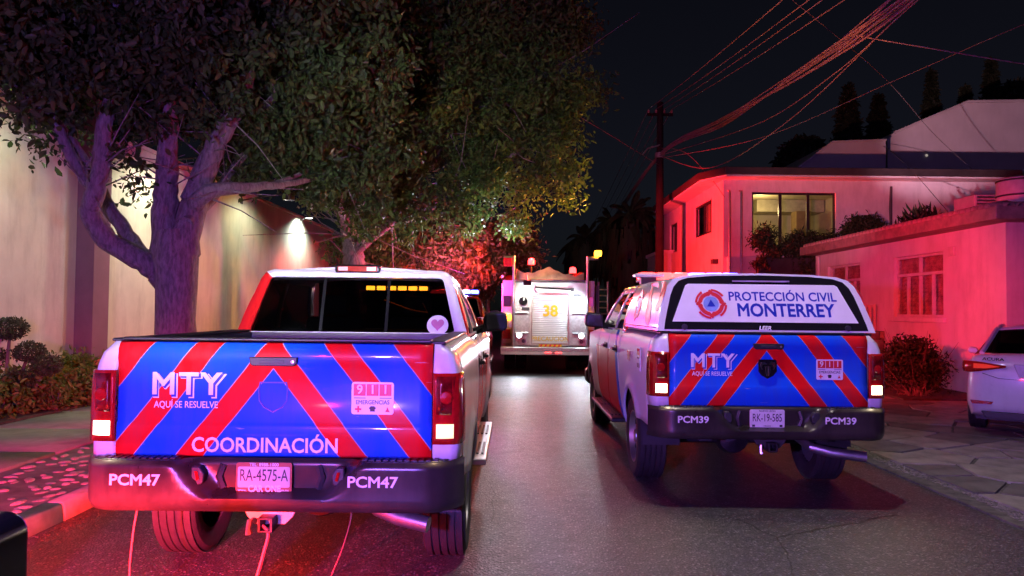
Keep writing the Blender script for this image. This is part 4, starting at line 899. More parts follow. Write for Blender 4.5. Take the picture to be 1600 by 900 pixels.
# canopy side graphics (left side)
for s_ in (-1, 1):
    ang = math.atan2(.935-.855, 1.78-1.464)
    def side(y, z):
        return (s_*(float(np.interp(z,[1.464,1.52,1.64,1.78,1.86],[.935,.925,.895,.855,.82]))+.004), y, z)
    def patch(poly, mat, nm):
        m_ = MB(); m_.add([side(y,z) for y,z in poly], [tuple(range(len(poly)))]); return m_.build(nm, mat, cap, smooth=0)
    def curve(pts_, n_=4):
        P2 = [Vector((a,b,0)) for a,b in pts_]; out = []
        for i in range(len(P2)):
            p0,p1,p2,p3 = P2[i-1],P2[i],P2[(i+1)%len(P2)],P2[(i+2)%len(P2)]
            for k in range(n_):
                f = k/n_; q = .5*((2*p1)+(p2-p0)*f+(2*p0-5*p1+4*p2-p3)*f*f+(3*p1-p0-3*p2+p3)*f**3); out.append((q.x,q.y))
        return out
    # big swirl: build as strips so that it follows the curved side
    def swirl(ctr, wid, mat, nm):
        g = MB(); C2 = curve(ctr+[ctr[-1]],6)[:6*(len(ctr)-1)+1]; W2 = np.interp(np.linspace(0,1,len(C2)), np.linspace(0,1,len(wid)), wid)
        vs = []
        for i,(y,z) in enumerate(C2):
            a = Vector(C2[max(i-1,0)]); b = Vector(C2[min(i+1,len(C2)-1)]); t_ = (b-a); t_ = t_/max(t_.length,1e-6); nx_, nz_ = -t_.y, t_.x
            vs += [side(y+nx_*W2[i], min(1.9,max(1.49,z+nz_*W2[i]))), side(y-nx_*W2[i], min(1.9,max(1.49,z-nz_*W2[i])))]
        g.add(vs, [(2*i,2*i+1,2*i+3,2*i+2) for i in range(len(C2)-1)]); return g.build(nm, mat, cap, smooth=.8)
    swirl([(.55,1.88),(.42,1.84),(.36,1.76),(.42,1.69),(.52,1.67)], [.02,.07,.09,.06,.01], LETR, 'swirl_graphic')
    swirl([(.98,1.86),(.92,1.76),(.86,1.68),(.76,1.6),(.62,1.52)], [.02,.06,.08,.09,.03], LETR, 'swirl_graphic')
    swirl([(1.05,1.88),(.8,1.89),(.66,1.85)], [.01,.03,.01], LETR, 'swirl_graphic')
    eo = emblem(cap, (s_*.884,1.42,1.69), (R_(90), 0, R_(90)*s_), 1.15); eo.rotation_euler = (R_(90-14), 0, R_(90)*s_)
    MB().tube([(s_*.93,.25,1.49),(s_*.93,1.95,1.49)], .008, 6).build('canopy_trim', BLACKP, cap)
# small sticker on left bed side and white door lines
st = MB().box(-1.006,-1.0,.62,.80,1.08,1.30).build('side_sticker', LETW, RT)
for k in range(3): MB().box(-1.008,-1.0065,.64+.05*k,.682+.05*k,1.225,1.285).build('digit_square', LETR, st)
MB().box(-1.008,-1.0065,.65,.77,1.19,1.205).box(-1.008,-1.0065,.65,.69,1.11,1.15).box(-1.008,-1.0065,.73,.77,1.11,1.15).build('print_mark', LETK, st)
text('911', .14, LETR, RT, (-1.0055,1.28,1.18), (R_(90),0,R_(-90)), weight=.03)
# roof light bar
lbar = lightbar(RT, -.62, .62, 3.05, 1.99)
for x in (-.5,.5): MB().box(x-.04,x+.04,3.0,3.1,1.93,1.99).build('lightbar_foot', TRIM, RT)
MB().box(-.74,-.40,2.50,2.72,2.03,2.075).build('roof_antenna_pod', WHITE, RT, bevel=.02); MB().box(-.66,-.48,2.55,2.67,1.95,2.03).build('pod_stand', TRIM, RT)

# ---- parked red rescue pickup ahead, partly hidden
FT = thing('pickup_truck', 'dark red pickup with flashing roof bar parked beside the fire engine', 'pickup truck', (-1.55, 15.4, 0))
pickup(FT, False, body=M('dark red paint', (.3,.01,.012), .25, coat=.8), wrap=False)
lightbar(FT, -.5, .72, 3.0, 1.99)

# ================================================================== sedans
def sedan(root, paint, police=False):
    L = 4.75; AR, AF, RA = 1.02, 3.78, .37
    tops = [(0,.86),(.03,.97),(.10,1.06),(.2,1.09),(.6,1.075),(1.1,1.03),(3.1,.97),(3.5,.95),(4.3,.82),(4.62,.68),(4.75,.55)]
    wid = [(0,.70),(.04,.80),(.15,.875),(.5,.915),(1.2,.93),(3.2,.93),(4.0,.90),(4.45,.80),(4.68,.62),(4.75,.5)]
    zb0 = [(0,.42),(.06,.30),(.3,.235),(4.4,.22),(4.75,.35)]
    it = lambda T, y: float(np.interp(y, [a for a,b in T], [b for a,b in T]))
    ys = [0,.02,.05,.1,.16,.25]+[.25+.06*k for k in range(1,24)]+[1.69+.2*k for k in range(1,8)]+[3.15+.06*k for k in range(0,22)]+[4.5,4.6,4.68,4.75]
    ys = sorted(set(round(y,3) for y in ys))
    sec_ = []
    for y in ys:
        zt = it(tops,y); w_ = it(wid,y); zb = it(zb0,y); za = zb
        for a in (AR,AF):
            if abs(y-a) < RA: za = max(za, .32+math.sqrt(RA*RA-(y-a)**2))
        zm = za+(zt-za)*.55
        h = [(0,zb),(w_*.80,zb if za==zb else za),(w_*.95,za+.02*(za==zb)),(w_*1.0,za+(zt-za)*.22),(w_*1.0,zm),(w_*.975,za+(zt-za)*.78),(w_*.93,zt-.045),(w_*.84,zt-.01),(w_*.5,zt+.012),(0,zt+.02)]
        sec_.append([(x,y,z) for x,z in h]+[(-x,y,z) for x,z in h[-2:0:-1]])
    mb = MB(); n = len(sec_[0])
    mb.add([p for r in sec_ for p in r], [(i*n+k,i*n+(k+1)%n,(i+1)*n+(k+1)%n,(i+1)*n+k) for i in range(len(sec_)-1) for k in range(n)]+[tuple(range(n)),tuple((len(sec_)-1)*n+k for k in range(n))])
    bo = mb.build('body', paint, root, smooth=.9)
    # greenhouse
    O = [(.80,.78,1.065),(.86,1.2,1.02),(.87,3.2,.97),(.74,3.35,.975)]
    gh = MB()
    rail = lambda s_: [Vector((s_*.74,.62,1.08)),Vector((s_*.60,1.22,1.385)),Vector((s_*.57,1.55,1.435)),Vector((s_*.56,2.25,1.445)),Vector((s_*.60,2.55,1.39)),Vector((s_*.76,3.38,.975))]
    Lr, Rr = rail(-1), rail(1)
    rf_ = MB(); m_ = 6
    vs = []
    for i in range(1,5):
        for k in range(m_+1):
            f = k/m_; p = Lr[i]*(1-f)+Rr[i]*f; vs.append((p.x,p.y,p.z+.035*(1-(2*f-1)**2)))
    rf_.add(vs, [(i*(m_+1)+k,(i+1)*(m_+1)+k,(i+1)*(m_+1)+k+1,i*(m_+1)+k+1) for i in range(3) for k in range(m_)]); rf_.build('roof', paint, root, smooth=.9, solid=.02)
    MB().grid(lambda u, v: tuple((Lr[0]*(1-v)+Lr[1]*v)*(1-u)+(Rr[0]*(1-v)+Rr[1]*v)*u+Vector((0,-.03*math.sin(math.pi*u),.035*v*(1-(2*u-1)**2)))), 10, 4).build('rear_window', DARKG, root, smooth=.9)
    MB().grid(lambda u, v: tuple((Lr[5]*(1-v)+Lr[4]*v)*(1-u)+(Rr[5]*(1-v)+Rr[4]*v)*u+Vector((0,.05*math.sin(math.pi*u),.035*v*(1-(2*u-1)**2)))), 10, 4).build('windshield', DARKG, root, smooth=.9)
    for s_ in (-1,1):
        T = rail(s_); Bt = [(s_*.86,1.0,1.03),(s_*.87,1.3,1.02),(s_*.87,1.9,1.0),(s_*.87,2.4,.985),(s_*.87,2.9,.98),(s_*.80,3.4,.972)]
        MB().tube([T[0]]+T[1:5]+[T[5]], .035, 6).build('roof_pillar', paint, root)
        g = MB(); g.add([T[1],T[2],T[3],T[4],T[5],Bt[4],Bt[2],Bt[0],T[0]], [(0,1,6,7),(1,2,6),(2,3,5,6),(3,4,5),(0,7,8)]); g.build('side_window', DARKG, root, smooth=0)
        tl = MB(); pts_ = [(s_*.925,.30,.99),(s_*.86,.085,1.0),(s_*.62,.012,.985),(s_*.40,-.008,.93),(s_*.60,-.005,.88),(s_*.86,.07,.835),(s_*.935,.32,.86)]
        tl.add(pts_, [tuple(range(7))]); tl.build('tail_lamp', LENSR, root, solid=.03, bevel=.006) if False else None
        t2 = MB(); lo = [(s_*.955,.38,.88),(s_*.925,.14,.845),(s_*.84,.03,.845),(s_*.70,-.012,.87),(s_*.44,-.025,.925)]; hi_ = [(s_*.955,.38,.985),(s_*.925,.14,.995),(s_*.84,.03,.995),(s_*.70,-.012,.985),(s_*.44,-.025,.945)]
        t2.add(lo+hi_, [(i,i+1,6+i,5+i) for i in range(4)]); to = t2.build('tail_lamp', LENSR, root, smooth=.9, solid=.05)
        t3 = MB(); t3.add([(s_*.80,.003,.90),(s_*.66,-.032,.905),(s_*.50,-.038,.932),(s_*.66,-.032,.96),(s_*.80,.003,.965)], [(0,1,2,3,4)]); t3.build('lamp_glow', emis('red tail glow', (1,.05,.02), .5, (.5,.02,.02)), to)
        MB().prism([(s_*.84,.48),(s_*.58,.47),(s_*.60,.435),(s_*.82,.43)], 'y', -.012, .1).build('bumper_reflector', LENSR, root, bevel=.004)
        for a in (AR,AF): wheel(root, s_*.815, a, .325, .22, s_, 10)
        MB().prism([(s_*.9,.96),(s_*1.06,.98),(s_*1.08,1.03),(s_*1.05,1.08),(s_*.95,1.06)], 'y', 2.85, 3.0).build('mirror', paint, root, bevel=.02)
    # boot lid seam, plate recess, plate, letters
    MB().tube([(-.70,-.012,.84),(-.52,-.022,.78),(0,-.03,.76),(.52,-.022,.78),(.70,-.012,.84)], .004, 5).build('boot_seam', BLACKP, root)
    MB().prism([(-.36,.97),(.36,.97),(.30,.80),(-.30,.80)], 'y', -.014, .05).build('plate_recess', M('recess paint', (.5,.5,.52), .35), root, bevel=.01)
    MB().prism([(-.72,.34),(.72,.34),(.66,.25),(-.66,.25)], 'y', -.004, .1).build('lower_valance', TRIM, root, bevel=.01)
    pf_ = MB().box(-.165,.165,-.024,-.0145,.812,.968).build('plate_frame', GLOSSB, root, bevel=.004)
    MB().box(-.15,.15,-.027,-.0245,.832,.948).build('plate_face', PLATE, pf_)
    text('SLM', .085, LETB, pf_, (-.085,-.0285,.89), weight=.004, sx=.8)
    MB().box(-.8,.8,.3,4.4,.2,.5).build('underbody', BLACKP, root)
    MB().box(-.6,.6,1.45,1.6,.6,1.2).build('rear_seat', SEAT, root, bevel=.05)
    return root
WS = thing('sedan_car', 'white sedan with red tail lamp parked on the flagstone driveway', 'car', (6.80, 9.36, .02), R_(-36))
sedan(WS, WHITE)
text('ACURA', .055, GLOSSB, WS, (-.56,.0,1.032), (R_(72),0,0), weight=.02, sx=1.3)
for c_ in WS.children:
    if c_.name.startswith('lettering'): c_.location = (-.58, .012, 1.026)
# patrol sedan behind the photographer whose push bar shows at the picture's lower left
PC = thing('patrol_car', 'patrol sedan, its glossy black push bar upright rising beside the kerbside gutter', 'car', (-1.86, -3.0, 0))
sedan(PC, WHITE)
pbx = MB()
for s_ in (-1,1):
    up = MB(); ys_, yl = 4.98, 5.12
    rc = .062; up.prism([(s_*.42-.075,.3),(s_*.42+.075,.3)]+[(s_*.42+.075-rc+rc*math.cos(R_(a_)), 1.045-rc+rc*math.sin(R_(a_))) for a_ in range(0,91,15)]+[(s_*.42-.075+rc+rc*math.cos(R_(a_)), 1.045-rc+rc*math.sin(R_(a_))) for a_ in range(90,181,15)], 'y', ys_-.03, yl)
    up.build('push_bar_upright', GLOSSB, PC, bevel=.02, seg=4)
    MB().box(s_*.42-.03, s_*.42+.03, 4.6, 4.955, .42, .5).build('push_bar_bracket', BLACKP, PC)
for z in (.45,.75): MB().tube([(-.36,5.03,z),(.36,5.03,z)], .03, 8).build('push_bar_rail', BLACKP, PC)
lightbar(PC, -.6, .6, 1.95, 1.53)
MB().box(-.07,.07,2.085,2.1,1.57,1.63).build('added_fill_lamp', WHITEL, PC)  # white lamp added to go with the tree fill spot
for x in (-.45,.45): MB().box(x-.03,x+.03,1.9,2.0,1.44,1.53).build('lightbar_foot', TRIM, PC)
MB().box(-.22,-.04,5.062,5.085,.60,.66).build('grille_lamp', REDL, PC, bevel=.01); MB().box(.04,.22,5.062,5.085,.60,.66).build('grille_lamp', REDL, PC, bevel=.01)
MB().box(-.3,.3,5.02,5.061,.585,.675).build('grille_lamp_holder', BLACKP, PC)

# ================================================================== fire engine
FE = thing('fire_engine', 'white fire engine numbered 38 with rolling shutter and tan tarpaulin', 'fire engine', (.97, 19.0, 0))
ALU = M('diamond plate aluminium', (.62,.63,.64), .38, metal=.55, var=.12, scale=18, bmp=.5, bscale=140)
FEW = M('fire engine white', (.74,.74,.74), .35, var=.05, coat=.4, dirt=.2)
FER = M('fire engine red', (.5,.015,.012), .3, var=.05, coat=.5)
TARP = M('tan tarpaulin', (.42,.25,.12), .85, var=.25, scale=4, bmp=.6, bscale=12)
mb = MB(); mb.box(-.93,.98,.06,4.6,.70,2.41); mb.build('rear_body', FEW, FE, bevel=.02)
MB().box(-1.25,1.25,.75,4.6,.62,2.35).build('side_lockers', FEW, FE, bevel=.02)
MB().box(-1.22,1.22,4.7,7.4,.6,2.75).build('cab', FER, FE, bevel=.08)
MB().box(-.5,.5,.2,7.2,.45,.7).build('chassis', BLACKP, FE)
for s_ in (-1,1): MB().box(min(s_*.48,s_*.92)+.02*(s_<0), max(s_*.48,s_*.95)-.02, .035,.0595,.74,2.06).build('rear_panel', ALU, FE, bevel=.006)
MB().box(-.90,.95,.03,.059,2.08,2.38).build('header_panel', FEW, FE, bevel=.006)
sf = MB().box(-.475,-.45,.01,.059,.75,2.07).box(.485,.51,.01,.059,.75,2.07).box(-.45,.485,.012,.059,2.05,2.075).build('shutter_frame', STEEL, FE)
sd_ = None
for k in range(26):
    z = .80+k*.0478
    if sd_ is None: sd_ = MB().box(-.449,.484,0,.018,-.0215,.0215).build('shutter_slat', FEW, FE, bevel=.006); o = sd_
    else: o = inst(sd_, 'shutter_slat', FE); k_ = o.modifiers.new('b','BEVEL'); k_.width = .006
    o.location = (0,.035,z)
MB().box(-.449,.484,.052,.058,.77,2.05).build('shutter_back', STEEL, FE)
MB().box(-.47,.50,-.01,.03,.755,.778).build('shutter_bar', STEEL, FE, bevel=.005)
text('38', .40, LETY, FE, (.02,.03,1.60), weight=.03, ext=.003); text('PRECAUCION', .165, LETY, FE, (.02,.03,.885), weight=.009, sx=.95, ext=.002)
hz = MB().box(-.27,.32,-.018,.005,.69,.752).build('hazard_board', LETY, FE)
for k in range(5): x0 = -.25+k*.115; MB().prism([(x0,.691),(x0+.055,.691),(x0+.085,.751),(x0+.03,.751)], 'y', -.022, -.0185).build('hazard_stripe', LETR, hz)
tb = MB().box(-1.25,1.2,-.28,.30,.58,.68).build('tailboard', ALU, FE, bevel=.012)
MB().box(-1.24,1.19,-.288,-.2805,.50,.58).build('tailboard_skirt', FEW, FE)
for k in range(5): MB().box(-.12+k*.09,-.06+k*.09,-.300,-.2885,.545,.565).build('marker_lamp', REDL if k != 2 else LENSR, tb)
for s_ in (-1,1):
    x = s_*.80+.02
    wl_ = MB(); wl_.lathe([(.0,-.05),(.075,-.05),(.085,-.02),(.085,.05)], (x,.0,.98), 'y', 20); wo = wl_.build('work_light', CHROME, FE)
    MB().lathe([(0,-.056),(.068,-.056),(.068,-.051)], (x,.0,.98), 'y', 20).build('lens', WHITEL, wo)
    tr_ = MB(); tr_.lathe([(.06,-.03),(.11,-.03),(.12,.03)], (s_*.78+.08,.01,.83), 'y', 20); tr_.build('outlet_ring', STEEL, FE)
    MB().lathe([(0,-.045),(.05,-.045),(.055,.0)], (s_*.74+.08,.0,.83), 'y', 16).build('outlet_cap', CHROME, FE)
    for z in (1.56, 1.04): MB().tube([(s_*.58+.02,.0,z),(s_*.9+.02,.0,z)], .028, 8).build('grab_rail', STEEL, FE)
    MB().box(s_*1.09-.13, s_*1.09+.13, .55,.74,.75,2.42).build('wing_panel', FEW, FE, bevel=.02)
    MB().box(s_*1.10-.12, s_*1.10+.10, .50,.549,1.36,1.52).build('amber_signal', AMBER, FE, bevel=.02)
    MB().box(s_*1.10-.10, s_*1.10+.10, .515,.549,1.72,2.0).build('signal_housing', TRIM if s_<0 else STEEL, FE, bevel=.02)
    MB().box(s_*1.10-.11, s_*1.10+.10, .515,.549,.86,1.12).build('reflector_panel', LENSR, FE, bevel=.01)
    MB().tube([(s_*.955+.02,-.02,.68),(s_*.955+.02,-.02,3.02)], .035, 10).build('mast', STEEL, FE)
    MB().tube([(s_*.955+.02,-.02,2.98),(s_*1.22+.02,-.02,2.98)], .05, 8).build('mast_arm', STEEL, FE)
    for a in (1.6, 6.2):
        for dx in ((.82,) if a > 5 else (.82,.5)): wheel(FE, s_*(dx+.2), a, .5, .3, s_, 8)
MB().lathe([(0,-.07),(.10,-.05),(.115,.0),(.10,.05)], (-.68,.0,1.86), 'y', 20).build('gauge', GLOSSB, FE)
MB().box(-.72,-.52,.028,.0345,1.62,1.70).build('instruction_plate', TRIM, FE); MB().box(.62,.82,.02,.0345,2.0,2.045).build('vent_slot', BLACKP, FE)
MB().tube([(-.38,-.03,2.22),(.1,-.05,2.19),(.56,-.04,2.17)], .022, 8).build('hook_pole', TRIM, FE)
MB().box(.54,.62,-.07,-.01,2.13,2.21).build('pole_hook', TRIM, FE); MB().tube([(-.38,-.03,2.30),(-.42,-.03,2.20),(-.36,-.03,2.1)], .03, 6).build('hose_nozzle', STEEL, FE)
MB().tube([(-.93,.0,2.36),(.98,.0,2.36)], .025, 8).build('top_rail', STEEL, FE)
def tarp(u, v):
    x = -.86+1.74*u; y = .02+4.2*v
    pk = max(0, 1-abs(2*u-1)*1.05); ed = abs(2*u-1)
    z = 2.45+.25*pk**.9+.10*ed**4+.26*max(0,ed-.75)*2 + .02*math.sin(17*u)*(1-.5*v)+.012*math.sin(41*u+1)
    return (x, y, z + .04*math.sin(v*9+u*5))
MB().grid(tarp, 44, 10).build('tarpaulin', TARP, FE, smooth=.9, solid=.01)
tf = MB(); tf.grid(lambda u, v: (-.86+1.74*u, .012-.02*math.sin(u*23)*v*(1-v)-.01*u, tarp(u,0)[2]*(1-v)+2.42*v), 60, 3); tf.build('tarpaulin_front', TARP, FE, smooth=.9)
bc = MB(); bc.lathe([(0,.17),(.07,.16),(.09,.1),(.09,.0)], (-.47,.4,2.83), 'z', 16); bc.build('red_beacon', REDL, FE)
MB().tube([(-.47,.4,2.3),(-.47,.4,2.83)], .02, 6).build('beacon_stem', TRIM, FE)
MB().box(1.14,1.32,-.14,.02,3.03,3.18).build('amber_flood', AMBER, FE, bevel=.03)
MB().box(-1.20,-.98,-.1,.05,2.75,2.97).build('lamp_cluster', LENSR, FE, bevel=.02)
MB().box(.74,.90,-.02,.025,1.86,1.98).build('scene_lamp', WHITEL, FE, bevel=.01)
MB().tube([(-1.25,1.4,2.55),(-1.25,4.4,2.55)], .04, 8).build('ladder_rail', STEEL, FE)
# ladder rack on right side, seen beside the mast
for k in range(5): MB().tube([(1.33,.5,1.55+.16*k),(1.55,.5,1.55+.16*k)], .018, 6).build('ladder_rung', STEEL, FE)
for x in (1.32,1.56): MB().tube([(x,.5,1.45),(x,.5,2.4)], .022, 6).build('ladder_stile', STEEL, FE)
MB().box(1.26,1.34,.48,.8,1.5,2.3).build('ladder_bracket', TRIM, FE)

MB().tube([(1.0,5.0,2.75),(1.0,5.0,2.85)], .03, 8).build('added_cab_lamp_stem', TRIM, FE)
MB().lathe([(0,.2),(.09,.18),(.11,.1),(.11,.0)], (1.0,5.0,2.85), 'z', 16).build('added_cab_lamp', REDL, FE)  # red lamp added on the cab to light the house side
MB().tube([(-.6,-.02,2.42),(-.6,-.5,2.52),(-.6,-.95,2.34)], .02, 6).build('added_flood_arm', STEEL, FE)
MB().box(-.70,-.50,-1.02,-.90,2.24,2.36).build('added_flood_head', TRIM, FE, bevel=.01)  # unseen flood added to brighten the engine's rear panel
# ================================================================== VEGETATION
BARK = M('bark', (.17,.135,.11), .9, var=.3, scale=7, bmp=1.0, bscale=22)
def bark():
    m, t, b = new_mat('furrowed bark'); co = nd(t, 'ShaderNodeTexCoord').outputs['Object']
    mp = nd(t, 'ShaderNodeMapping'); mp.inputs['Scale'].default_value = (1,1,.28); t.links.new(co, mp.inputs[0])
    n1 = noise(t, 26, 6, .65, mp.outputs[0]); n2 = noise(t, 4, 4, .6, co)
    c = mixc(t, ramp(t, n1, [(.35,0.0),(.65,1.0)]), (.08,.066,.062), (.28,.245,.24)); c = mixc(t, mth(t,'MULTIPLY',n2,.5), c, (.16,.135,.13))
    t.links.new(c, b.inputs['Base Color']); b.inputs['Roughness'].default_value = .85; bump(t, b, n1, 1.0, .03); return m
BARKF = bark()
L1 = leafmat('tree leaf', (.022,.048,.014), (.075,.12,.03), .3); L2 = leafmat('dense tree leaf', (.025,.06,.014), (.10,.165,.035), .3)
LH = leafmat('hedge leaf', (.06,.1,.018), (.2,.22,.05), .3); LP = leafmat('topiary leaf', (.03,.05,.02), (.09,.11,.05), .2); LD = leafmat('dark bush leaf', (.018,.028,.012), (.055,.068,.03), .2)
LPALM = leafmat('palm frond', (.03,.026,.014), (.09,.072,.035), .2); LCY = leafmat('far conifer', (.02,.03,.015), (.05,.06,.03), .15); FLW = leafmat('blossom', (.5,.05,.04), (.7,.2,.1), .3)
def leaves(name, pos, size, mat, parent=None, droop=.3, wid=.42, up=None):
    pos = np.asarray(pos, float); n = len(pos)
    s = size*rng.uniform(.4, 1.5, n)
    d = rng.normal(size=(n,3)); d[:,2] -= droop; d /= np.linalg.norm(d, axis=1)[:,None]
    q = rng.normal(size=(n,3)); a = np.cross(d, q); a /= np.linalg.norm(a, axis=1)[:,None]; nn = np.cross(a, d)
    w_ = s*wid; fold = s*.10
    def pt(al, ac, up_): return pos + d*(s*al)[:,None] + a*(w_*ac)[:,None] + nn*(fold*up_)[:,None]
    V = np.stack([pt(0,0,0), pt(.3,.46,1), pt(.7,.36,1), pt(1,0,-.2), pt(.7,-.36,1), pt(.3,-.46,1)], 1).reshape(-1,3)
    idx = np.arange(n)[:,None]*6; Fq = np.concatenate([idx+np.array([0,1,2,3]), idx+np.array([0,3,4,5])], 1).reshape(-1)
    me = bpy.data.meshes.new(name); me.vertices.add(len(V)); me.vertices.foreach_set('co', V.ravel().astype(np.float32))
    me.loops.add(len(Fq)); me.loops.foreach_set('vertex_index', Fq.astype(np.int32)); me.polygons.add(n*2)
    me.polygons.foreach_set('loop_start', (np.arange(n*2)*4).astype(np.int32)); me.update(calc_edges=True)
    at = me.attributes.new('tone', 'FLOAT', 'POINT'); at.data.foreach_set('value', np.repeat(rng.uniform(0,1,n), 6).astype(np.float32))
    me.materials.append(mat); o = bpy.data.objects.new(name, me); C.objects.link(o)
    if parent: o.parent = parent
    return o
def clumps(blobs, per_m3=None, total=20000, csig=.22, shell=.55, ncl=None, per=42):
    """blobs (centre, radius): cluster centres biased to the outside, leaves gaussian round them"""
    vol = np.array([r**2.3 for c, r in blobs]); out = []
    for (c, r), f in zip(blobs, vol/vol.sum()):
        n = int(total*f); k = max(4, int(n/per)); u = rng.normal(size=(k,3)); u /= np.linalg.norm(u,axis=1)[:,None]
        rad = r*(shell+(1-shell)*rng.uniform(0,1,k)**.6)*rng.uniform(.75,1.12,k); cc = np.array(c)+u*rad[:,None]*np.array([1,1,.9])
        j = rng.integers(0,k,n); g = rng.normal(size=(n,3))*csig*np.array([1,1,.75])*rng.uniform(.5,1.2,k)[j][:,None]
        out.append(cc[j]+g)
    return np.concatenate(out)
def limbs(mb, pix, n=10):
    """pix: list of (px,py,depth,radius m) polyline"""
    pts_ = [P(x,y,d) for x,y,d,r in pix]; rd = [r for *_, r in pix]; out = []; ro = []
    for i in range(len(pts_)-1):
        p0,p1,p2,p3 = pts_[max(i-1,0)],pts_[i],pts_[i+1],pts_[min(i+2,len(pts_)-1)]
        for k in range(5):
            f = k/5; q = .5*((2*p1)+(p2-p0)*f+(2*p0-5*p1+4*p2-p3)*f*f+(3*p1-p0-3*p2+p3)*f**3)
            r = rd[i]+(rd[i+1]-rd[i])*f; q = q+Vector((random.gauss(0,.08),random.gauss(0,.08),random.gauss(0,.08)))*r; out.append(q); ro.append(r*random.uniform(.95,1.06))
    out.append(pts_[-1]); ro.append(rd[-1]); mb.tube(out, ro, n); return out
def twigs(mb, pts_, count, length, r=.012):
    for _ in range(count):
        p = Vector(random.choice(pts_)); d = Vector((random.gauss(0,1),random.gauss(0,1),random.gauss(.2,.7))).normalized(); L = length*random.uniform(.5,1.3)
        bnd = Vector((random.gauss(0,.3),random.gauss(0,.3),random.gauss(0,.3)))*L
        mb.tube([p, p+d*L*.5+bnd*.2, p+d*L+bnd*.6], [r*1.6, r, r*.4], 5)
# ---- street tree by the wall (the forked trunk behind the left pickup)
D = 9.2
t = thing('street_tree', 'forked thick-trunked street tree on the pavement by the boundary wall', 'tree', (0,0,0)); 
base = P(276, 640, D); tk = MB(); allp = []
t.location = (0,0,0)
zg = .10
b0 = Vector((P(276,600,D).x, D, zg))
def tb_(pix): 
    p = limbs(tk, pix, 14); allp.extend(p); return p
trunk_pts = [b0, P(276,560,D), P(274,500,D), P(276,450,D), P(275,405,D), P(272,360,D)]
tk.tube([b0+Vector((0,0,-.06))]+trunk_pts, [.38,.33,.26,.235,.245,.27,.20], 18)
tb_([(262,440,D,.15),(225,410,D-.1,.13),(170,375,D-.2,.125),(142,335,D-.3,.115),(150,300,D-.4,.11),(158,260,D-.4,.105),(162,200,D-.4,.09),(175,150,D-.4,.075),(180,60,D-.5,.06),(182,-60,D-.6,.045)])
tb_([(240,418,D,.12),(205,375,D+.1,.10),(175,330,D+.15,.085),(150,285,D+.1,.08),(110,225,D-.2,.085),(70,175,D-.4,.07),(20,130,D-.6,.045),(-60,80,D-.8,.03)])
tb_([(150,300,D-.3,.08),(120,260,D-.3,.07),(85,190,D-.4,.055),(45,130,D-.5,.04),(20,20,D-.6,.03)])
tb_([(265,400,D,.19),(257,330,D+.05,.155),(262,270,D+.05,.13),(262,200,D,.12),(258,130,D,.1),(250,40,D,.08),(255,-80,D,.06)])
tb_([(285,400,D,.19),(300,330,D+.1,.165),(310,290,D+.2,.15),(340,220,D+.3,.125),(372,160,D+.3,.11),(395,80,D+.4,.08),(400,-40,D+.5,.06)])
tb_([(300,330,D+.1,.11),(325,300,D-.05,.10),(400,292,D+.4,.06),(460,285,D+1.2,.045),(530,270,D+2.4,.03)])
tb_([(290,350,D-.1,.09),(330,310,D+.5,.07),(370,255,D+1.2,.055),(430,195,D+1.8,.04),(480,165,D+2.4,.025)])
tb_([(355,180,D+.3,.06),(420,160,D+.8,.05),(470,110,D+1.2,.04),(520,60,D+1.6,.03)])
tb_([(420,290,D+.7,.035),(490,262,D+1.8,.028),(545,225,D+2.8,.018)])
up_ = [p for p in allp if p.z > 3.0]
twigs(tk, up_, 110, .9, .008)
tk.build('trunk', BARKF, t, smooth=1.2)
bl = [((40,95,8.3),.95),((130,95,8.8),1.0),((235,80,9.0),1.15),((350,60,9.0),1.25),((450,100,9.8),1.1),((300,150,9.6),.8),((400,180,10.2),.75),((200,190,9.3),.42),((480,210,10.8),.75),((30,10,7.8),1.0),((150,-30,8.3),1.4),((330,-50,8.5),1.5),((500,-10,9.2),1.5),((95,190,9.0),.35),((560,110,10.5),1.0),((60,228,8.8),.20),((200,255,9.0),.26),((30,218,8.7),.13),((215,282,9.0),.16),((430,260,11),.5),((520,290,11.5),.5),((600,260,11.8),.6),((222,303,9.8),.17),((350,250,10.5),.4),((450,235,10.4),.55),((520,245,10.8),.6),((575,285,11.2),.5),((395,270,10.2),.3),((500,300,11.2),.35)]
bl = [(P(*c), r) for c, r in bl]
leaves('crown', clumps(bl, total=46000, csig=.15, shell=.3, per=150), .105, L1, t, .6, .5)
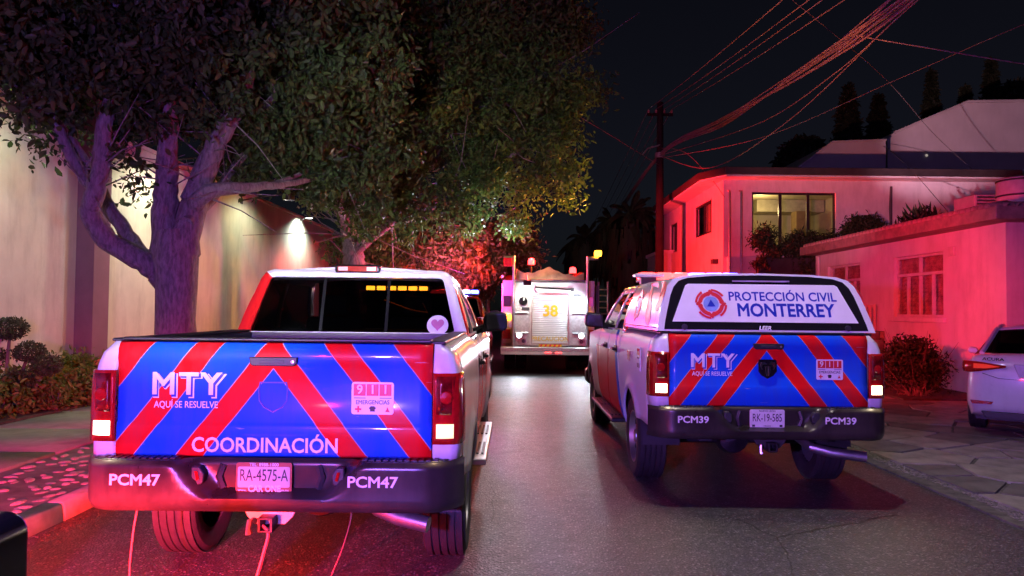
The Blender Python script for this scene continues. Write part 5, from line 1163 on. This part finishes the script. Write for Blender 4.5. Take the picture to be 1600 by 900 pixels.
# ---- dense trees further along
def dense(label, pixb, total, tr, lsz, mat, tw=40, cs=.26):
    t = thing('street_tree', label, 'tree', (0,0,0), 0); tk = MB(); ap = []
    for l in tr: ap += limbs(tk, l, 10)
    up_ = [p for p in ap if p.z > 2.4]; twigs(tk, up_, tw, 1.6, .014)
    tk.build('trunk', BARKF, t, smooth=1.2)
    leaves('crown', clumps([(P(*c), r) for c, r in pixb], total=total, csig=cs, shell=.4, per=230), lsz, mat, t, .35, .45); return t
g0 = lambda px, d: (px, 450+F*(CZ-.05)/d+34, d)
dense('broad dense tree arching over the street beyond the forked tree', 
      [((560,230,15),1.8),((520,150,14.5),1.9),((640,130,16),2.5),((745,110,16.5),2.5),((845,120,17),1.35),((878,60,17),.9),((830,10,17),1.6),((820,240,17),1.35),((890,180,17),.75),((905,140,17),.5),((885,245,17.3),.5),((740,290,17),1.2),((650,300,16.5),1.2),((860,300,17.8),.65),((580,320,15.5),.7),((690,10,16),2.4),((550,40,14.5),2.2),((700,350,17.5),.7),((800,340,18),.7),((470,230,14),1.0),((490,285,14),.6)],
      105000, [[(*g0(551,18.6),.30),(556,430,18.6,.27),(552,390,18.5,.26),(545,360,18.3,.22),(560,300,17.5,.17),(600,230,16.6,.12),(650,130,16,.08),(690,30,16,.05)],
               [(552,395,18.5,.16),(580,370,18,.13),(640,330,17.5,.1),(720,290,17,.07),(820,230,17,.04)],[(548,370,18.4,.14),(530,320,17,.11),(520,220,15.5,.08),(530,100,15,.05)],[(600,230,16.6,.09),(720,170,16.6,.07),(840,120,17,.035)]], .125, L2, 110, .26)
dense('lower spreading tree behind the left pickup cab roof', [((600,370,20),.9),((680,380,21),1.2),((740,385,22),1.2),((640,400,21),.8),((790,385,24),1.0),((560,380,20),.55)], 34000,
      [[(*g0(640,24),.2),(642,440,24,.18),(650,410,23,.13),(690,380,22,.08),(740,370,22,.04)],[(645,420,23.5,.1),(610,385,21,.07),(580,370,20,.03)]], .14, L2, 40, .25)
dense('thin tree lit red near the flashing roof bar', [((745,420,27),.8),((775,405,28),.9),((720,430,27),.7),((810,395,30),.8),((745,455,27),.5)], 16000,
      [[(*g0(748,28),.12),(750,470,28,.1),(748,430,27.5,.07),(760,390,28,.04)],[(750,460,28,.06),(730,430,27.5,.04)],[(*g0(765,29),.08),(763,470,29,.06),(770,420,28.5,.03)]], .14, L2, 30, .22)
# ---- shrubs on the left
t = thing('hedge', 'low clipped green hedge along the wall beside the pavement', 'hedge', (-6.85, 12, .16))
hp = np.stack([rng.uniform(-.5,.42,26000), rng.uniform(-6,8,26000), rng.uniform(0,.52,26000)],1); 
keep = (np.abs(hp[:,0]+.04) > .30) | (hp[:,2] > .38) | (rng.uniform(size=len(hp)) < .15); hp = hp[keep]; hp[:,2] += .06*np.sin(hp[:,1]*3.1)+.03*np.sin(hp[:,1]*7)
leaves('foliage', hp, .075, LH, t, -.2, .5)
st_ = MB()
for k in range(40): y = -5.8+.34*k; st_.tube([(0,y,-.04),(random.uniform(-.1,.1),y,.25),(random.uniform(-.25,.25),y+random.uniform(-.1,.1),.45)], [.015,.01,.005], 5)
st_.build('stems', BARK, t)['kind'] = 'stuff'
t = thing('topiary_shrub', 'pom-pom clipped shrub with round leaf balls against the cream wall', 'shrub', (0,0,0))
TD = 10.3; sm_ = MB(); root_ = Vector((P(8,600,TD).x, TD, .14)); ballp = [(16,514,.22),(46,550,.20),(28,597,.22),(-14,556,.22),(74,571,.19),(-4,634,.24),(-34,600,.25)]
pos = []
for x, y, r in ballp:
    c = P(x,y,TD+random.uniform(-.25,.25)); MB().tube([root_, root_*.5+c*.5+Vector((random.uniform(-.1,.1),0,-.1)), c], [.045,.03,.018], 7).build('stem', BARK, t)
    n_ = int(2600*(r/.25)**2); u = rng.normal(size=(n_,3)); u /= np.linalg.norm(u,axis=1)[:,None]; leaves('leaf_ball', np.array(c)+u*(r*rng.uniform(.75,1.02,n_))[:,None]*np.array([1,1,.72]), .035, LP, t, -.2, .55)
t = thing('flowering_shrub', 'loose shrub with a few red blossoms between topiary and pillar', 'shrub', (0,0,0))
c0 = [(P(118,585,11.6),.34),(P(140,605,11.3),.38),(P(95,610,10.8),.34),(P(160,590,11.8),.25),(P(75,620,10.4),.26)]
leaves('foliage', clumps(c0, total=6500, csig=.09), .075, LH, t, -.1, .5); s2 = MB()
for c,_ in c0:
    for k in range(4): s2.tube([Vector((c.x+random.uniform(-.15,.15),c.y,.14)), c+Vector((random.uniform(-.15,.15),random.uniform(-.15,.15),.1))], [.012,.006], 5)
s2.build('stems', BARK, t)['kind'] = 'stuff'
fp = np.array([P(54,607,10.4),P(150,572,11.5),P(160,575,11.5),P(55,600,10.3)]); leaves('blossoms', (fp[rng.integers(0,4,160)]+rng.normal(size=(160,3))*.035), .05, FLW, t, -.3, .8)
# ---- dark bush on the right
t = thing('bush', 'dark twiggy bush against the low house wall', 'bush', (0,0,0)); BD = 14.3
c0 = [(P(1430,575,BD),.46),(P(1405,560,BD),.36),(P(1455,570,BD),.34),(P(1425,545,BD),.34),(P(1395,585,BD+.1),.3),(P(1462,590,BD-.1),.28),(P(1410,540,BD),.22),(P(1445,548,BD),.2)]
leaves('foliage', clumps(c0, total=7000, csig=.1, shell=.35), .075, LD, t, -.3, .4); s2 = MB(); bc_ = Vector((P(1430,600,BD).x, BD, .02))
for k in range(90):
    c,r = random.choice(c0); e_ = c+Vector((random.gauss(0,1),random.gauss(0,1),random.gauss(.2,.8)))*r*.8; s2.tube([bc_+Vector((random.gauss(0,.15),random.gauss(0,.12),-.02)), bc_*.45+e_*.55+Vector((0,0,-.05)), e_], [.012,.008,.003], 4)
s2.build('stems', BARK, t)['kind'] = 'stuff'
struct(MB().box(7.3, 9.18, 13.75, 16, 0, .06).build('flower_bed', SOIL))
# ---- plants in the planter of the two-storey house
for i, (x, y, r) in enumerate(((1195,376,.5),(1238,385,.45),(1275,384,.48),(1305,388,.42),(1335,362,.6),(1362,358,.52))):
    lab = ['bushy trailing plant at the street end of the dark planter','low trailing plant under the yellow window in the planter','spreading plant in the middle of the dark window planter','short plant under the right window pane','tall leafy plant beside the window frame','tall leafy plant at the far end of the planter'][i]
    t = thing('planter_plant', lab, 'plant', (0,0,0), 0, 'plants in the window planter'); c = P(x,y,HY-.35)
    bl = [(c, r*.75), (c+Vector((random.uniform(-.3,.3),0,-.35)), r*.5), (c+Vector((random.uniform(-.3,.3),-.2,-.75)), r*.4), (c+Vector((random.uniform(-.2,.2),0,.3)), r*.35)]
    leaves('foliage', clumps(bl, total=3000, csig=.12, shell=.3), .13, LD, t, .4, .3)
    s2 = MB()
    for k in range(9): s2.tube([Vector((c.x+random.uniform(-.2,.2), HY-.3, pz1-.15)), c+Vector((random.gauss(0,.25),random.gauss(0,.1),random.gauss(.1,.3)))], [.012,.005], 4)
    s2.build('stems', BARK, t)['kind'] = 'stuff'
t = thing('rooftop_plant', 'spiky plant on the low house roof', 'plant', (0,0,0)); c = P(1440,350,18.2); leaves('foliage', np.array(c)+rng.normal(size=(300,3))*np.array([.18,.18,.1]), .3, LD, t, -1.2, .12)
# ---- palms beyond the pole
def palm(label, px, py, d, r, skirt):
    c = P(px,py,d); t = thing('palm_tree', label, 'palm tree', (c.x,d,0), 0, 'palms down the street')
    MB().tube([(0,0,-.1),(0,0,c.z*.6),(0,0,c.z)], [.28,.22,.2], 10).build('trunk', BARK, t)
    m_ = MB(); s_ = MB()
    def frond(mb, a, el, L, drop_, w_):
        pts_ = []; n_ = 7
        for k in range(n_+1):
            f = k/n_; h = math.cos(el)*L*f*(1-.25*f); z = math.sin(el)*L*f-drop_*f*f; pts_.append(Vector((math.cos(a)*h, math.sin(a)*h, c.z+z)))
        sd = Vector((-math.sin(a), math.cos(a), 0))
        for k in range(n_):
            for q in (-1,1):
                p = pts_[k]; w1 = w_*math.sin(math.pi*(k+.8)/(n_+1.2)); mb.add([p, pts_[k+1], pts_[k+1]+sd*q*w1*.9+Vector((0,0,-w1*.8)), p+sd*q*w1+Vector((0,0,-w1*.9))], [(0,1,2,3)])
    for k in range(34): frond(m_, random.uniform(0,6.28), random.uniform(-.3,1.2), r*random.uniform(.8,1.1), r*.5, r*.10)
    for k in range(340):
        a = random.uniform(0,6.28); z0 = -random.uniform(0,skirt); p = Vector((math.cos(a)*.25, math.sin(a)*.25, c.z+z0)); q = p+Vector((math.cos(a)*r*.42, math.sin(a)*r*.42, -.15*r)); e_ = q+Vector((math.cos(a)*r*.06, math.sin(a)*r*.06, -r*.5))
        sd = Vector((-math.sin(a), math.cos(a), 0))*r*.03; s_.add([p, q+sd, e_+sd*.6, e_-sd*.6, q-sd], [(0,1,2,3,4)])
    o = m_.build('crown', LPALM, t, smooth=0, fixn=False); o2 = s_.build('dead_frond_skirt', LPALM, t, smooth=0, fixn=False)
    for q in (o, o2): at = q.data.attributes.new('tone','FLOAT','POINT'); at.data.foreach_set('value', rng.uniform(0,1,len(q.data.vertices)).astype(np.float32))
palm('palm with a thick skirt of dead fronds behind the utility pole', 985, 335, 37, 2.2, 2.6)
palm('shorter palm further down the street behind the fire engine', 915, 372, 46, 2.3, 1.6)
palm('second palm leaning in behind the skirted one', 960, 350, 42, 2.0, 2.0)
# ---- dark trees behind the gable
def conifer(label, px, py, d, h, w_, n_=9000, cone=True):
    c = P(px,py,d); t = thing('conifer' if cone else 'round_tree', label, 'tree', (c.x,d,0), 0, 'dark trees behind the houses')
    MB().tube([(0,0,-.1),(0,0,c.z-.3)], [.3,.04], 8).build('trunk', BARK, t)
    z = rng.uniform(0,1,n_); lay = np.floor(z*14)/14; rr_ = w_*(1-z)**.7*(.55+.45*np.mod(z*14,1))*np.sqrt(rng.uniform(.2,1,n_)) if cone else w_*np.sqrt(np.clip(1-(2*z-1)**2,0,1))*rng.uniform(.7,1,n_)
    a = rng.uniform(0,6.283,n_); leaves('crown', np.stack([np.cos(a)*rr_, np.sin(a)*rr_, c.z-h+h*z],1), .32, LCY, t, .6, .4)
conifer('broad dark conifer behind the small annex', 1325, 135, 48, 8, 2.0); conifer('ragged dark conifer beside the broad one', 1372, 150, 50, 7, 1.6)
conifer('tall narrow conifer behind the gable slope', 1455, 112, 52, 9, 1.4); conifer('narrow dark conifer above the gable peak', 1548, 95, 50, 7, 1.2); conifer('short conifer tip above the gable ridge', 1508, 138, 50, 4, .7)
conifer('round dark tree left of the annex', 1255, 215, 46, 4.5, 1.9, 6000, False); conifer('low round tree at the gable wall end', 1592, 128, 48, 4, 2.0, 5000, False)

def rebase(t):
    zs = [c.data.vertices[i].co.copy() for c in t.children for i in range(0, len(c.data.vertices), max(1, len(c.data.vertices)//400))]
    zs.sort(key=lambda v: v.z); low = zs[:max(3, len(zs)//60)]
    b = Vector((sum(v.x for v in low)/len(low), sum(v.y for v in low)/len(low), low[0].z)); t.location = b
    for c in t.children: c.location = -b
for o in list(C.objects):
    if o.type == 'EMPTY' and o.parent is None and o.name.split('.')[0] in ('street_tree','topiary_shrub','flowering_shrub','bush','planter_plant','rooftop_plant') and o.location.length < 1e-6: rebase(o)
# ================================================================== LIGHTS (lamps at their fixtures, plus added fill spots)
RED = (1,.018,.02); BLU = (.12,.10,1); VIO = (.27,.14,1); PNK = (1,.58,.80); AMB = (1,.42,.06); WHT = (.78,.88,1)
# patrol car behind the photographer: red + blue roof bar, red grille lamps
lamp('bar_red', 'POINT', (-.35, 2.12, 1.74), RED, 300, .06, parent=PC)
lamp('bar_blue', 'POINT', (.35, 2.12, 1.74), VIO, 1900, .06, parent=PC)
for x in (-.13, .13): lamp('grille_red', 'SPOT', (x, 5.11, .63), (1,.025,.03), 2200, .03, (x*3-.7, 8, -1.9), 100, .5, PC)
td = P(715,290,16)-PC.location
lamp('added_tree_fill', 'SPOT', (0, 2.16, 1.60), (.85,1,.72), 2300, .05, tuple(td), 30, .8, PC)  # white fill added to brighten the tree crown over the street
# right pickup roof bar, plus added pink and cable spots
lamp('bar_red', 'SPOT', (.0, 3.05, 2.2), RED, 4400, .05, (6.8, 11.0, 1.7), 46, .8, RT)
tg = P(1530,170,33)-RT.location; th = P(1290,285,24.5)-RT.location
lamp('added_pink_fill', 'SPOT', (.3, 3.12, 2.2), PNK, 11000, .06, tuple(tg), 15, .6, RT)  # pink fill added to light the gable wall
lamp('added_pink_fill', 'SPOT', (.2, 3.12, 2.2), PNK, 1700, .06, tuple(th), 24, .8, RT)  # pink fill added for the two-storey house front
lamp('bar_red', 'POINT', (-.1, 3.05, 2.28), RED, 330, .08, parent=RT)
lamp('bar_blue', 'POINT', (.45, 3.02, 2.20), BLU, 60, .08, parent=RT)
tw_ = P(1250,115,17)-RT.location
lamp('bar_red', 'SPOT', (.1, 3.1, 2.25), (1,.20,.07), 5000, .06, tuple(tw_), 40, .7, RT)  # orange spot added to light the cable bundle, not a bar module
# reverse lamps
for tr, ss in ((LT, (-1,)), (RT, (-1, 1))):
    for s_ in ss: lamp('reverse_light', 'SPOT', (s_*.91, .075, .985), (1,.82,.55), 14, .02, (s_*.95, -2, .2), 160, .8, tr)
lamp('reverse_light', 'SPOT', (.91, .075, .985), (1,.62,.25), 5, .02, (.95, -2, .2), 160, .8, LT)
lamp('amber_bar_light', 'SPOT', (.3, 2.30, 1.80), AMB, 8, .05, (.3, 0, 1.5), 150, .7, LT)
# fire engine
for s_ in (-1,1): lamp('work_light', 'SPOT', (s_*.80+.02, -.09, .98), WHT, 110, .04, (s_*.5, -14, .3), 140, .7, FE)
lamp('scene_lamp', 'SPOT', (-.6, -.9, 2.2), (1,.96,.84), 60, .05, (0, .3, 1.3), 130, .6, FE)  # light of the added flood, aimed back at the rear panel
lamp('scene_lamp', 'SPOT', (.82, -.5, 1.92), WHT, 55, .05, (-.4, .3, 1.1), 160, .6, FE)
lamp('beacon', 'POINT', (-.47, .25, 3.08), RED, 250, .06, parent=FE)
lamp('beacon', 'SPOT', (-.6, .4, 3.05), RED, 3000, .06, (-8, 7.5, .8), 60, .6, FE)
lamp('added_cab_lamp', 'SPOT', (1.0, 5.0, 3.2), RED, 6500, .08, (8, 8.4, 4.0), 76, .4, FE)  # added red wash on the two-storey house's street face
lamp('amber_flood', 'SPOT', (1.23, -.22, 3.24), AMB, 1100, .08, (-4, -3, 5.2), 130, .6, FE)
lamp('added_leaf_fill', 'SPOT', (-1.09, -.2, 2.86), WHT, 900, .08, (-4.5, -6, 6), 110, .7, FE)  # white leaf fill added at the red mast cluster
# red pickup ahead
lamp('bar_red', 'POINT', (-.2, 3.0, 2.2), RED, 380, .08, parent=FT)
lamp('bar_blue', 'POINT', (.4, 3.0, 2.2), (.3,.12,1), 170, .08, parent=FT)
lamp('bar_magenta', 'SPOT', (.1, 3.2, 2.3), (1,.06,.35), 1600, .08, (.3, 14, 3.0), 110, .7, FT)
lamp('bar_red', 'SPOT', (-.4, 3.1, 2.25), RED, 3800, .08, (-5.6, 11, .6), 60, .6, FT)
